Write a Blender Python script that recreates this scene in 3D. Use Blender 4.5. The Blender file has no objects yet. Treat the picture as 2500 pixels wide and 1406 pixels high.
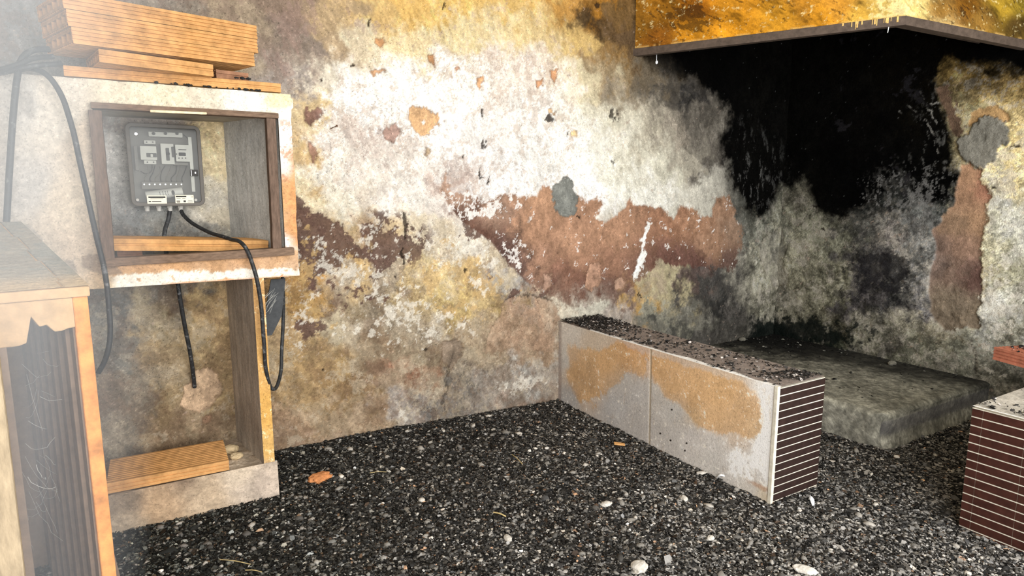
import bpy, math
import numpy as np

S = bpy.context.scene
COL = S.collection
# ------------------------------------------------------------------ camera
F_PX = 1521.0
PITCH = math.radians(8.65)
AZ = math.radians(59.3)
CAM = np.array([-3.987, -3.352, 1.4])
Fh = np.array([math.cos(AZ), math.sin(AZ), 0.0])
Rv = np.array([math.sin(AZ), -math.cos(AZ), 0.0])
Zv = np.array([0, 0, 1.0])
Fv = Fh * math.cos(PITCH) - Zv * math.sin(PITCH)
Uv = Fh * math.sin(PITCH) + Zv * math.cos(PITCH)
cd = bpy.data.cameras.new('camera')
cam = bpy.data.objects.new('camera', cd)
COL.objects.link(cam)
cam.location = CAM
from mathutils import Matrix, Vector
cam.rotation_euler = Matrix(((Rv[0], Uv[0], -Fv[0]), (Rv[1], Uv[1], -Fv[1]), (Rv[2], Uv[2], -Fv[2]))).to_euler()
cd.sensor_width = 36
cd.lens = F_PX / 2500 * 36
cd.clip_start = 0.02
S.camera = cam

# ------------------------------------------------------------------ light
W = bpy.data.worlds.new('world')
S.world = W
W.use_nodes = True
W.node_tree.nodes['Background'].inputs[0].default_value = (0.93, 0.96, 1.0, 1)
W.node_tree.nodes['Background'].inputs[1].default_value = 1.0


def area_light(name, loc, target, sx, sy, power, color):
    l = bpy.data.lights.new(name, 'AREA')
    l.shape = 'RECTANGLE'; l.size = sx; l.size_y = sy; l.energy = power; l.color = color
    o = bpy.data.objects.new(name, l); COL.objects.link(o)
    o.location = loc
    o.rotation_euler = (Vector(target) - Vector(loc)).to_track_quat('-Z', 'Y').to_euler()
    return o


area_light('open_side_daylight', (-2.5, -4.6, 1.6), (-1.7, 0, 1.15), 4.6, 2.3, 215, (1.0, 0.985, 0.965))
S.view_settings.view_transform = 'Standard'
S.view_settings.look = 'None'
S.view_settings.gamma = 1.0
S.view_settings.use_curve_mapping = False
S.view_settings.exposure = 0.36
S.cycles.use_denoising = True
S.cycles.max_bounces = 6
S.cycles.volume_bounces = 1

XR = 0.62          # right wall plane
rng = np.random.default_rng(7)


def ray(px, py):
    return F_PX * Fv + (px - 1250) * Rv - (py - 703) * Uv


def at(px, py, ax, v):
    d = ray(px, py)
    return CAM + d * ((v - CAM[ax]) / d[ax])


def proj(P):
    d = P - CAM
    z = np.maximum(d @ Fv, 0.05)
    return 1250 + F_PX * (d @ Rv) / z, 703 - F_PX * (d @ Uv) / z


def lin(c):
    c = np.asarray(c, float) / 255
    return np.where(c < .04045, c / 12.92, ((c + .055) / 1.055) ** 2.4)


# ------------------------------------------------------------------ noise
def _h(ix, iy, seed):
    n = (ix.astype(np.int64) * 374761393 + iy.astype(np.int64) * 668265263 + seed * 1442695041) & 0xffffffff
    n = ((n ^ (n >> 13)) * 1274126177) & 0xffffffff
    n = n ^ (n >> 16)
    return (n & 0xffff) / 65535.0


def vnoise(x, y, seed=0):
    ix = np.floor(x); iy = np.floor(y)
    fx = x - ix; fy = y - iy
    fx = fx * fx * (3 - 2 * fx); fy = fy * fy * (3 - 2 * fy)
    a = _h(ix, iy, seed); b = _h(ix + 1, iy, seed); c = _h(ix, iy + 1, seed); d = _h(ix + 1, iy + 1, seed)
    return (a * (1 - fx) + b * fx) * (1 - fy) + (c * (1 - fx) + d * fx) * fy


def fbn(x, y, seed=0, o=5, g=.55):
    return 1.8 * fbm(x, y, seed, o, g)


def fbm(x, y, seed=0, o=5, g=.55):
    s = 0; a = 1; t = 0
    for i in range(o):
        s = s + a * vnoise(x * 2 ** i + i * 17.3, y * 2 ** i - i * 9.1, seed + i); t += a; a *= g
    return s / t - .5


def ss(a, b, x):
    t = np.clip((x - a) / (b - a), 0, 1)
    return t * t * (3 - 2 * t)


def sdf(X, Y, poly, pad=60):
    """signed distance (negative inside) to a polygon, far away = pad"""
    p = np.array(poly, float)
    out = np.full(X.shape, float(pad))
    m = (X > p[:, 0].min() - pad) & (X < p[:, 0].max() + pad) & (Y > p[:, 1].min() - pad) & (Y < p[:, 1].max() + pad)
    x = X[m]; y = Y[m]
    d = np.full(x.shape, 1e9); ins = np.zeros(x.shape, bool)
    for i in range(len(p)):
        a = p[i]; b = p[(i + 1) % len(p)]
        ex, ey = b - a
        t = np.clip(((x - a[0]) * ex + (y - a[1]) * ey) / (ex * ex + ey * ey + 1e-9), 0, 1)
        d = np.minimum(d, (x - a[0] - t * ex) ** 2 + (y - a[1] - t * ey) ** 2)
        c = ((a[1] > y) != (b[1] > y)) & (x < (b[0] - a[0]) * (y - a[1]) / (b[1] - a[1] + 1e-9) + a[0])
        ins ^= c
    d = np.sqrt(d); d[ins] *= -1
    out[m] = np.minimum(d, pad)
    return out


def sdline(X, Y, pts):
    d = np.full(X.shape, 1e9)
    for a, b in zip(pts[:-1], pts[1:]):
        ex, ey = b[0] - a[0], b[1] - a[1]
        t = np.clip(((X - a[0]) * ex + (Y - a[1]) * ey) / (ex * ex + ey * ey + 1e-9), 0, 1)
        d = np.minimum(d, (X - a[0] - t * ex) ** 2 + (Y - a[1] - t * ey) ** 2)
    return np.sqrt(d)


def palette(cp, step=10, x0=-500, x1=3000, y0=-400, y1=1500, soft=22.0, power=2.2):
    """smooth colour map through control points (x, y, r, g, b)"""
    cp = np.array(cp, float)
    gx = np.arange(x0, x1 + 1, step); gy = np.arange(y0, y1 + 1, step)
    GX, GY = np.meshgrid(gx, gy)
    num = np.zeros(GX.shape + (3,)); den = np.zeros(GX.shape)
    cl = lin(cp[:, 2:5])
    for k in range(len(cp)):
        w = 1 / (((GX - cp[k, 0]) ** 2 + (GY - cp[k, 1]) ** 2) + soft ** 2) ** power
        num += w[..., None] * cl[k]; den += w
    g = num / den[..., None]

    def f(X, Y):
        u = np.clip((X - x0) / step, 0, len(gx) - 1.001); v = np.clip((Y - y0) / step, 0, len(gy) - 1.001)
        i = u.astype(int); j = v.astype(int); a = (u - i)[..., None]; b = (v - j)[..., None]
        return (g[j, i] * (1 - a) + g[j, i + 1] * a) * (1 - b) + (g[j + 1, i] * (1 - a) + g[j + 1, i + 1] * a) * b
    return f


# ------------------------------------------------------------------ materials
def mat(name, color=None, rough=.85, attr=None, nscale=40, namp=.25, bump=.3, bscale=90, metal=0, trans=0, gain=1.0, bdist=.004, grain=None, spec=.25):
    m = bpy.data.materials.new(name); m.use_nodes = True
    N = m.node_tree.nodes; L = m.node_tree.links
    b = N['Principled BSDF']
    b.inputs['Roughness'].default_value = rough
    b.inputs['Metallic'].default_value = metal
    b.inputs['Specular IOR Level'].default_value = spec
    if trans: b.inputs['Transmission Weight'].default_value = trans
    tc = N.new('ShaderNodeTexCoord')
    src = tc.outputs['Object']
    if grain:
        mp = N.new('ShaderNodeMapping'); mp.inputs['Scale'].default_value = grain
        L.new(src, mp.inputs[0]); src = mp.outputs[0]
    if attr:
        a = N.new('ShaderNodeAttribute'); a.attribute_name = attr; base = a.outputs['Color']
    else:
        a = N.new('ShaderNodeRGB'); a.outputs[0].default_value = tuple(color) + (1,); base = a.outputs[0]
    n = N.new('ShaderNodeTexNoise'); n.inputs['Scale'].default_value = nscale; n.inputs['Detail'].default_value = 8; n.inputs['Roughness'].default_value = .65
    L.new(src, n.inputs['Vector'])
    mr = N.new('ShaderNodeMapRange'); mr.inputs[1].default_value = .3; mr.inputs[2].default_value = .7
    mr.inputs[3].default_value = (1 - namp) * gain; mr.inputs[4].default_value = (1 + namp) * gain
    L.new(n.outputs[0], mr.inputs[0])
    vm = N.new('ShaderNodeVectorMath'); vm.operation = 'SCALE'
    L.new(base, vm.inputs[0]); L.new(mr.outputs[0], vm.inputs['Scale'])
    L.new(vm.outputs[0], b.inputs['Base Color'])
    if bump:
        n2 = N.new('ShaderNodeTexNoise'); n2.inputs['Scale'].default_value = bscale; n2.inputs['Detail'].default_value = 6
        L.new(src, n2.inputs['Vector'])
        bp = N.new('ShaderNodeBump'); bp.inputs['Strength'].default_value = bump; bp.inputs['Distance'].default_value = bdist
        L.new(n2.outputs[0], bp.inputs['Height']); L.new(bp.outputs[0], b.inputs['Normal'])
    return m


M_PAINT = mat('painted_plaster', attr='col', rough=.9, nscale=70, namp=.16, bump=.5, bscale=160, bdist=.003, spec=.1)
M_WALL = mat('scabbed_wall_plaster', attr='col', rough=.95, nscale=60, namp=.2, bump=.8, bscale=110, bdist=.005, spec=.0)


def add_pits(m, s1=120, s2=85, dark=.5, light=1.45):
    N = m.node_tree.nodes; L = m.node_tree.links; b = N['Principled BSDF']
    src = b.inputs['Base Color'].links[0].from_socket
    tc = next(n for n in N if n.type == 'TEX_COORD')
    for sc, lo, hi, f in ((s1, .57, .66, dark), (s2, .57, .68, light)):
        n = N.new('ShaderNodeTexNoise'); n.inputs['Scale'].default_value = sc; n.inputs['Detail'].default_value = 5; n.inputs['Roughness'].default_value = .6
        L.new(tc.outputs['Object'], n.inputs['Vector'])
        mr = N.new('ShaderNodeMapRange'); mr.inputs[1].default_value = lo; mr.inputs[2].default_value = hi; mr.inputs[3].default_value = 1; mr.inputs[4].default_value = f
        L.new(n.outputs[0], mr.inputs[0])
        vm = N.new('ShaderNodeVectorMath'); vm.operation = 'SCALE'; L.new(src, vm.inputs[0]); L.new(mr.outputs[0], vm.inputs['Scale']); src = vm.outputs[0]
    mn = N.new('ShaderNodeVectorMath'); mn.operation = 'MINIMUM'; mn.inputs[1].default_value = (.86, .86, .86); L.new(src, mn.inputs[0])
    L.new(mn.outputs[0], b.inputs['Base Color'])


add_pits(M_WALL)
add_pits(M_PAINT, 150, 110, .65, 1.25)
M_CLAY = mat('terracotta', lin((196, 149, 96)), rough=.9, nscale=22, namp=.3, bump=.3, bscale=120, spec=.1)
M_CLAYR = mat('red_terracotta', lin((176, 112, 90)), rough=.9, nscale=30, namp=.3, bump=.3, spec=.1)
M_CLAYD = mat('dusty_terracotta', lin((150, 112, 88)), rough=.95, nscale=30, namp=.3, bump=.3, spec=.1)
M_WOOD = mat('weathered_wood', lin((116, 96, 80)), rough=.85, nscale=9, namp=.4, bump=.5, bscale=20, grain=(3, 12, 12))
M_WOODV = mat('weathered_wood_upright', lin((104, 86, 74)), rough=.85, nscale=9, namp=.35, bump=.5, bscale=20, grain=(12, 12, 2.5))
M_CABLE = mat('black_rubber', lin((46, 47, 48)), rough=.5, nscale=50, namp=.5, bump=.2)
M_TILE = mat('brown_glazed_mosaic', lin((46, 33, 30)), rough=.35, nscale=25, namp=.35, bump=.05, spec=.4)
M_TILER = mat('maroon_glazed_mosaic', lin((60, 33, 27)), rough=.35, nscale=25, namp=.35, bump=.05, spec=.4)
M_GROUT = mat('cream_grout', lin((205, 200, 185)), rough=.9, bump=.1)
M_STEEL = mat('dull_brown_steel', lin((88, 76, 67)), rough=.6, nscale=30, namp=.35, bump=.2, metal=.2)
M_SOOT = mat('soot', (.006, .006, .006), rough=.95, bump=.2)
M_PGREY = mat('grey_plastic', lin((98, 94, 88)), rough=.5, namp=.1, bump=0)
M_PDARK = mat('dark_plastic', lin((48, 46, 44)), rough=.5, namp=.1, bump=0)
M_PLIGHT = mat('light_grey_plastic', lin((178, 176, 170)), rough=.5, namp=.08, bump=0)
M_LABEL = mat('cream_label_card', lin((240, 232, 212)), rough=.7, namp=.03, bump=0)
M_INK = mat('black_ink', lin((28, 28, 28)), rough=.7, namp=.05, bump=0)
M_CHROME = mat('bright_screw_metal', lin((200, 200, 200)), rough=.25, metal=1, bump=0)
M_ALU = mat('dull_aluminium_can', lin((185, 183, 178)), rough=.55, metal=.1, bump=0, namp=.05)
M_WEB = mat('cobweb_silk', lin((190, 190, 185)), rough=.9, bump=0)
add_pits(M_CABLE, 70, 38, .6, 5.0)
M_FEATHER = mat('white_feather', lin((225, 228, 232)), rough=.8, bump=.1)
M_STRAW = mat('dry_straw', lin((190, 170, 120)), rough=.8, bump=.1)
M_SLATE = mat('dark_grey_felt', lin((70, 72, 74)), rough=.9, nscale=30, namp=.3, bump=.4)
M_CHIP = mat('husk_chips', attr='col', rough=.75, nscale=180, namp=.25, bump=.0, spec=.2)
M_RUST = mat('rusty_iron', lin((90, 62, 44)), rough=.8, bump=.2)

M_COVER = bpy.data.materials.new('clear_polycarbonate'); M_COVER.use_nodes = True
_n = M_COVER.node_tree.nodes; _l = M_COVER.node_tree.links
_t = _n.new('ShaderNodeBsdfTransparent'); _t.inputs[0].default_value = (.92, .93, .92, 1)
_g = _n.new('ShaderNodeBsdfGlossy'); _g.inputs['Roughness'].default_value = .15
_mx = _n.new('ShaderNodeMixShader'); _mx.inputs[0].default_value = .012
_l.new(_t.outputs[0], _mx.inputs[1]); _l.new(_g.outputs[0], _mx.inputs[2]); _l.new(_mx.outputs[0], _n['Material Output'].inputs[0])

M_HAZE = bpy.data.materials.new('lens_haze_scatter'); M_HAZE.use_nodes = True  # scattering volume added to imitate lens haze
_n = M_HAZE.node_tree.nodes; _l = M_HAZE.node_tree.links
_n.remove(_n['Principled BSDF'])
_v = _n.new('ShaderNodeVolumeScatter'); _v.inputs['Color'].default_value = (.70, .77, .84, 1); _v.inputs['Density'].default_value = 1.9
_v.inputs['Anisotropy'].default_value = -0.2
_l.new(_v.outputs[0], _n['Material Output'].inputs['Volume'])


# ------------------------------------------------------------------ object helpers
class MB:
    def __init__(self): self.v = []; self.f = []
    def add(self, vs, fs):
        n = len(self.v); self.v += [tuple(map(float, p)) for p in vs]; self.f += [tuple(i + n for i in q) for q in fs]; return self
    def box(self, x0, x1, y0, y1, z0, z1):
        vs = [(x, y, z) for z in (z0, z1) for y in (y0, y1) for x in (x0, x1)]
        return self.add(vs, [(0, 2, 3, 1), (4, 5, 7, 6), (0, 1, 5, 4), (2, 6, 7, 3), (0, 4, 6, 2), (1, 3, 7, 5)])
    def hexa(self, b, t):   # bottom 4, top 4, same winding
        return self.add(list(b) + list(t), [(3, 2, 1, 0), (4, 5, 6, 7), (0, 1, 5, 4), (1, 2, 6, 5), (2, 3, 7, 6), (3, 0, 4, 7)])
    def cyl(self, p, q, r, n=16, r2=None):
        p = np.array(p, float); q = np.array(q, float); r2 = r if r2 is None else r2
        d = (q - p) / np.linalg.norm(q - p)
        a = np.cross(d, (0, 0, 1.0) if abs(d[2]) < .9 else (1.0, 0, 0)); a /= np.linalg.norm(a); b = np.cross(d, a)
        vs = [p + r * (a * math.cos(t) + b * math.sin(t)) for t in np.linspace(0, 2 * math.pi, n, endpoint=False)]
        vs += [q + r2 * (a * math.cos(t) + b * math.sin(t)) for t in np.linspace(0, 2 * math.pi, n, endpoint=False)]
        return self.add(vs, [(i, (i + 1) % n, n + (i + 1) % n, n + i) for i in range(n)] + [tuple(range(n - 1, -1, -1)), tuple(range(n, 2 * n))])
    def build(self, name, m, parent=None, bevel=0, smooth=False, col=None):
        me = bpy.data.meshes.new(name); me.from_pydata(self.v, [], self.f); me.update()
        import bmesh
        bm = bmesh.new(); bm.from_mesh(me); bmesh.ops.recalc_face_normals(bm, faces=bm.faces); bm.to_mesh(me); bm.free()
        o = bpy.data.objects.new(name, me); COL.objects.link(o); me.materials.append(m)
        if smooth: me.polygons.foreach_set('use_smooth', [True] * len(me.polygons))
        if bevel:
            b = o.modifiers.new('bevel', 'BEVEL'); b.width = bevel; b.segments = 2; b.limit_method = 'ANGLE'
        if parent: o.parent = parent
        return o


def tag(o, label=None, cat=None, group=None, kind=None):
    if label: o['label'] = label
    if cat: o['category'] = cat
    if group: o['group'] = group
    if kind: o['kind'] = kind
    return o


def empty(name, loc=(0, 0, 0)):
    o = bpy.data.objects.new(name, None); COL.objects.link(o); o.location = loc; o.empty_display_size = .05
    return o


def keep(o, p):   # parent, geometry is in world space
    o.parent = p
    o.matrix_parent_inverse = p.matrix_world.inverted() if p.parent else Matrix.Translation(Vector(p.location)).inverted()
    return o


def grid(name, P, colors, m, parent=None, smooth=True):
    """P: (nv, nu, 3) positions, colors (nv,nu,3) linear"""
    nv, nu = P.shape[:2]
    me = bpy.data.meshes.new(name)
    me.vertices.add(nu * nv); me.vertices.foreach_set('co', P.reshape(-1).astype(np.float32))
    i = np.arange(nu * nv).reshape(nv, nu)
    q = np.stack([i[:-1, :-1], i[:-1, 1:], i[1:, 1:], i[1:, :-1]], -1).reshape(-1, 4)
    me.loops.add(q.size); me.loops.foreach_set('vertex_index', q.reshape(-1).astype(np.int32))
    me.polygons.add(len(q)); me.polygons.foreach_set('loop_start', (np.arange(len(q)) * 4).astype(np.int32))
    me.polygons.foreach_set('loop_total', np.full(len(q), 4, np.int32))
    me.update(calc_edges=True)
    if smooth: me.polygons.foreach_set('use_smooth', np.ones(len(q), bool))
    a = me.color_attributes.new('col', 'FLOAT_COLOR', 'POINT')
    c = np.ones((nu * nv, 4), np.float32); c[:, :3] = colors.reshape(-1, 3)
    a.data.foreach_set('color', c.reshape(-1))
    me.materials.append(m)
    o = bpy.data.objects.new(name, me); COL.objects.link(o)
    if parent: keep(o, parent)
    return o


def tube(name, pts, r, m, parent=None, closed=False):
    cu = bpy.data.curves.new(name, 'CURVE'); cu.dimensions = '3D'; cu.bevel_depth = r; cu.bevel_resolution = 3; cu.resolution_u = 8
    sp = cu.splines.new('BEZIER'); sp.bezier_points.add(len(pts) - 1)
    for b, p in zip(sp.bezier_points, pts):
        b.co = p; b.handle_left_type = b.handle_right_type = 'AUTO'
    cu.use_fill_caps = True
    t = bpy.data.objects.new(name, cu)
    COL.objects.link(t)
    bpy.context.view_layer.update()
    me = bpy.data.meshes.new_from_object(t.evaluated_get(bpy.context.evaluated_depsgraph_get()))
    bpy.data.objects.remove(t)
    me.materials.clear(); me.materials.append(m); me.name = name
    me.polygons.foreach_set('use_smooth', [True] * len(me.polygons))
    o = bpy.data.objects.new(name, me); COL.objects.link(o)
    if parent: keep(o, parent)
    return o


# ------------------------------------------------------------------ the painted walls
BASE = [
 (20,60,150,150,150),(60,250,160,160,158),(100,450,160,158,155),
 (400,20,165,155,142),(560,20,175,158,135),(700,20,150,130,112),(800,20,190,165,128),(900,20,222,186,122),(1000,20,232,190,112),(1100,20,238,196,112),(1200,20,238,198,118),(1300,20,232,190,112),(1390,20,205,155,80),(1445,20,130,92,40),(1475,10,200,140,50),(1475,45,60,50,38),(1520,20,125,98,60),
 (680,90,150,135,122),(760,90,150,136,124),(820,90,185,162,130),(900,100,222,206,175),(1000,100,240,218,170),(1100,100,243,222,168),(1200,100,240,218,165),(1300,100,238,212,155),(1400,100,212,180,115),(1470,80,80,65,45),(1480,120,150,118,72),(1530,100,105,84,60),
 (690,200,158,148,140),(780,200,215,205,185),(860,200,240,235,225),(960,200,250,245,238),(1060,200,252,250,245),(1160,200,245,240,230),(1260,200,232,220,208),(1350,200,235,222,200),(1430,200,200,188,155),(1500,180,150,130,98),(1540,240,140,128,108),(1560,200,112,100,82),(1640,220,80,75,68),(1700,230,50,48,46),
 (735,300,205,178,128),(790,300,245,242,235),(900,300,245,243,238),(1000,300,240,235,228),(1100,300,245,243,240),(1200,300,228,223,217),(1300,300,235,232,225),(1400,300,232,230,216),(1500,300,208,202,180),(1580,300,176,168,148),(1660,300,135,126,112),(1720,290,85,80,72),
 (735,400,205,172,118),(800,380,242,238,230),(900,350,205,190,178),(850,420,230,225,212),(920,420,205,195,185),(1000,400,235,228,218),(1080,380,228,220,212),(1100,430,205,185,172),(1200,400,228,224,220),(1300,400,222,220,214),(1400,400,240,239,234),(1500,400,226,223,206),(1600,400,200,196,176),(1670,390,162,155,138),(1730,400,100,94,86),
 (735,480,222,205,168),(820,470,220,212,192),(900,480,200,188,172),(980,470,228,222,212),(1070,480,215,205,195),(1150,460,232,228,224),(1250,440,238,236,233),(1450,440,240,240,238),(1600,460,222,220,208),(1700,470,190,186,172),
 (740,560,120,95,75),(820,560,185,160,115),(900,560,165,140,110),(960,560,200,175,130),(1040,570,200,186,160),(1110,590,212,204,190),
 (730,640,200,150,72),(800,640,172,160,142),(860,640,205,172,112),(920,640,150,135,118),(980,640,185,170,145),(1060,640,200,180,130),(1120,650,222,190,118),(1190,630,195,180,152),(1230,660,165,160,152),
 (730,710,180,142,80),(800,720,130,108,90),(860,720,160,142,110),(930,720,142,128,108),(1000,720,190,165,115),(1080,720,200,175,112),(1160,720,208,178,108),(1215,720,188,162,105),(1260,695,160,158,155),(1290,710,165,150,138),(1320,760,172,142,115),(1370,730,118,92,78),
 (720,800,188,150,92),(820,800,195,180,148),(900,790,188,172,148),(980,800,165,150,126),(1050,790,190,178,158),(1140,800,172,152,122),(1220,800,168,142,112),(1320,820,165,138,112),
 (720,880,188,155,102),(820,880,180,150,100),(900,880,160,140,112),(980,880,158,138,110),(1060,880,148,132,106),(1110,880,118,105,92),(1200,880,165,145,118),(1300,880,165,138,110),
 (700,960,178,148,102),(800,960,162,132,88),(880,960,158,130,92),(960,960,148,122,98),(1010,940,152,110,84),(1060,960,160,142,118),(1100,960,116,110,102),(1160,940,162,152,140),(1230,940,170,160,146),(1290,930,185,182,174),(1340,930,178,170,158),(1350,975,150,130,112),
 (690,1040,178,148,115),(800,1040,165,138,105),(900,1040,165,138,108),(980,1020,170,160,150),(1060,1020,132,126,120),(1095,1040,110,106,102),(1150,1030,138,130,122),(1250,1020,150,132,118),
 (690,1110,172,148,122),(800,1110,165,140,116),(1370,760,200,192,172),
 (1420,690,120,88,75),(1500,730,122,100,88),(1580,690,165,150,125),(1600,720,165,152,118),(1640,690,165,155,120),(1560,735,168,132,68),(1620,770,140,138,122),(1700,760,112,110,100),(1680,655,88,74,70),(1740,660,66,64,62),(1700,700,60,58,56),(1760,730,44,44,43),(1690,810,85,82,78),(1740,800,66,64,60),(1430,760,188,184,168),(1500,770,165,155,145),(1600,800,110,108,98),(1650,800,70,70,66),
 (1860,600,100,100,94),(1850,560,88,88,82),(1900,510,108,106,96),(1900,620,135,132,118),(1960,500,112,108,98),(1960,560,120,118,106),(1960,640,125,122,108),(1870,660,128,124,112),(1860,720,108,105,95),(1820,760,92,88,84),(1900,730,108,104,96),(1960,720,105,102,90),(2010,600,110,110,98),(2040,680,92,90,78),(2050,780,82,78,66),(1870,790,50,52,50),(1960,810,36,40,36),(2030,820,48,50,42),
 (2100,560,75,75,74),(2150,560,102,100,98),(2110,620,60,58,60),(2190,600,118,112,112),(2140,680,46,44,48),(2175,650,36,36,36),(2100,720,76,72,76),(2170,710,30,30,34),(2210,700,75,74,74),(2230,750,60,58,62),(2250,740,100,98,104),(2240,600,118,118,120),(2230,640,66,66,66),(2260,680,108,106,110),(2120,790,102,100,90),(2200,800,112,108,98),(2270,780,135,128,112),(2160,860,95,92,88),(2230,860,118,118,106),(2320,870,118,118,110),(2340,800,128,122,108),(2270,840,104,102,90),(2340,850,108,108,98),
 (2200,440,66,66,66),(2120,440,52,54,54),(2230,490,95,95,98),(2290,470,30,32,32),(2270,540,105,108,110),(2160,500,36,38,38),(2300,500,66,70,70),
 (2440,480,228,218,182),(2490,440,228,206,150),(2440,560,192,190,176),(2490,560,205,204,196),(2420,600,212,204,175),(2420,640,180,168,140),(2480,640,178,175,152),(2420,700,215,215,210),(2480,720,150,148,138),(2400,740,225,222,212),(2420,780,140,140,130),(2480,800,135,132,122),(2400,860,112,112,106),(2400,930,96,94,88),(2470,940,92,90,84),(2600,700,150,148,138),
 (2350,170,105,85,48),(2450,150,52,44,30),(2350,220,138,118,80),(2420,220,148,122,78),(2490,220,165,135,80),(2350,260,158,142,106),(2440,250,185,158,102),(2480,300,205,182,130),(2490,360,220,196,138),(2400,130,20,18,15),(2600,300,200,180,130),(2490,110,30,25,20),
 # niche interiors and the hidden parts
 (260,400,185,182,176),(280,480,165,164,160),(300,540,130,132,130),(400,540,140,142,138),(470,540,140,140,134),(400,300,165,160,152),(520,300,222,198,148),(530,400,225,205,160),(500,500,205,198,182),(530,540,190,180,158),(540,480,205,195,170),
 (300,740,132,130,122),(280,850,140,136,124),(380,740,170,155,122),(440,720,135,128,115),(500,760,185,160,112),(380,840,180,155,112),(500,860,185,160,115),(330,930,148,136,116),(400,1000,168,146,108),(520,960,190,165,118),(300,1020,140,128,110),(520,1060,172,150,118),(440,1060,160,138,108),(545,780,200,170,120),
]
EXPOSED = [(1120,470,190,160,142),(1120,540,98,72,64),(1180,575,105,76,66),(1160,520,120,92,82),(1200,520,178,148,130),(1300,560,184,144,116),(1400,600,188,148,120),(1320,480,188,148,118),(1500,560,184,144,116),(1500,650,165,126,104),(1700,540,176,136,108),(1640,540,165,124,98),(1740,600,176,140,114),(1780,500,178,142,116),(1790,560,165,138,118),(1320,650,175,138,115),(1350,690,125,90,78),(1440,690,120,86,75),(1260,650,116,92,86),(1230,610,105,82,78),(1640,640,118,86,78),(1700,640,112,82,76),(1780,640,105,84,78),(1560,680,128,96,84),(1420,630,178,138,112),(1380,665,140,104,88),(1500,700,110,82,74)]
HEARTHCOL = [(2370,440,178,138,104),(2340,480,165,128,98),(2400,460,160,112,88),(2330,540,160,130,102),(2380,540,165,130,98),(2350,600,145,115,95),(2330,660,128,106,92),(2375,680,110,82,74),(2320,740,132,118,100),(2290,600,122,100,88),(2380,760,140,125,105),(2290,640,118,100,90)]
P_BROWN = [(1085,420),(1105,470),(1150,470),(1180,492),(1240,470),(1280,482),(1310,480),(1322,456),(1340,455),(1348,475),(1400,478),(1432,492),(1455,480),(1466,500),(1460,535),(1478,548),(1505,525),(1530,506),(1540,480),(1552,500),(1610,508),(1632,520),(1650,534),(1660,503),(1700,514),(1708,530),(1738,530),(1746,484),(1775,480),(1800,520),(1812,560),(1808,610),(1790,660),(1760,655),(1700,648),(1640,650),(1600,625),(1592,665),(1560,690),(1520,720),(1440,740),(1390,745),(1330,715),(1290,690),(1265,670),(1240,645),(1210,605),(1180,575),(1140,550),(1110,520),(1075,470)]
P_SOOT = [(1552,120),(1570,160),(1620,190),(1690,200),(1740,235),(1765,280),(1752,330),(1762,400),(1785,470),(1830,530),(1868,546),(1890,520),(1902,480),(1912,462),(1926,492),(1936,500),(1946,462),(1958,446),(1972,482),(1988,522),(2030,540),(2090,530),(2150,500),(2200,430),(2250,500),(2300,505),(2338,480),(2348,430),(2336,350),(2318,280),(2305,200),(2322,150),(2345,160),(2400,152),(2450,165),(2520,172),(2560,-60),(1548,-60)]
P_COL = [(2335,450),(2350,402),(2372,400),(2405,418),(2402,440),(2414,478),(2408,530),(2396,570),(2392,620),(2395,680),(2388,740),(2384,800),(2300,800),(2266,760),(2270,680),(2285,620),(2274,560),(2300,530),(2330,500)]
P_CEM = [(2338,336),(2372,328),(2374,300),(2410,282),(2440,288),(2458,298),(2465,330),(2460,352),(2440,362),(2436,384),(2405,420),(2385,408),(2352,385),(2340,360)]
P_TAN = [(2362,302),(2372,276),(2395,262),(2440,256),(2455,270),(2466,300),(2440,300),(2400,292),(2375,306)]
P_CHAN = [(2286,215),(2310,212),(2330,250),(2350,300),(2345,340),(2322,318),(2306,270)]
P_GREY = [(1346,470),(1352,452),(1372,440),(1380,428),(1392,432),(1401,452),(1399,474),(1404,490),(1402,524),(1388,533),(1368,526),(1352,506),(1350,486)]
P_EDGE = [(1690,300),(1676,330),(1674,360),(1690,380),(1712,402),(1735,400),(1750,370),(1735,340),(1705,300)]
P_STREAK = [(1580,542),(1588,545),(1582,575),(1572,600),(1580,622),(1574,650),(1560,668),(1552,690),(1546,668),(1562,640),(1566,610),(1568,585)]
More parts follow.
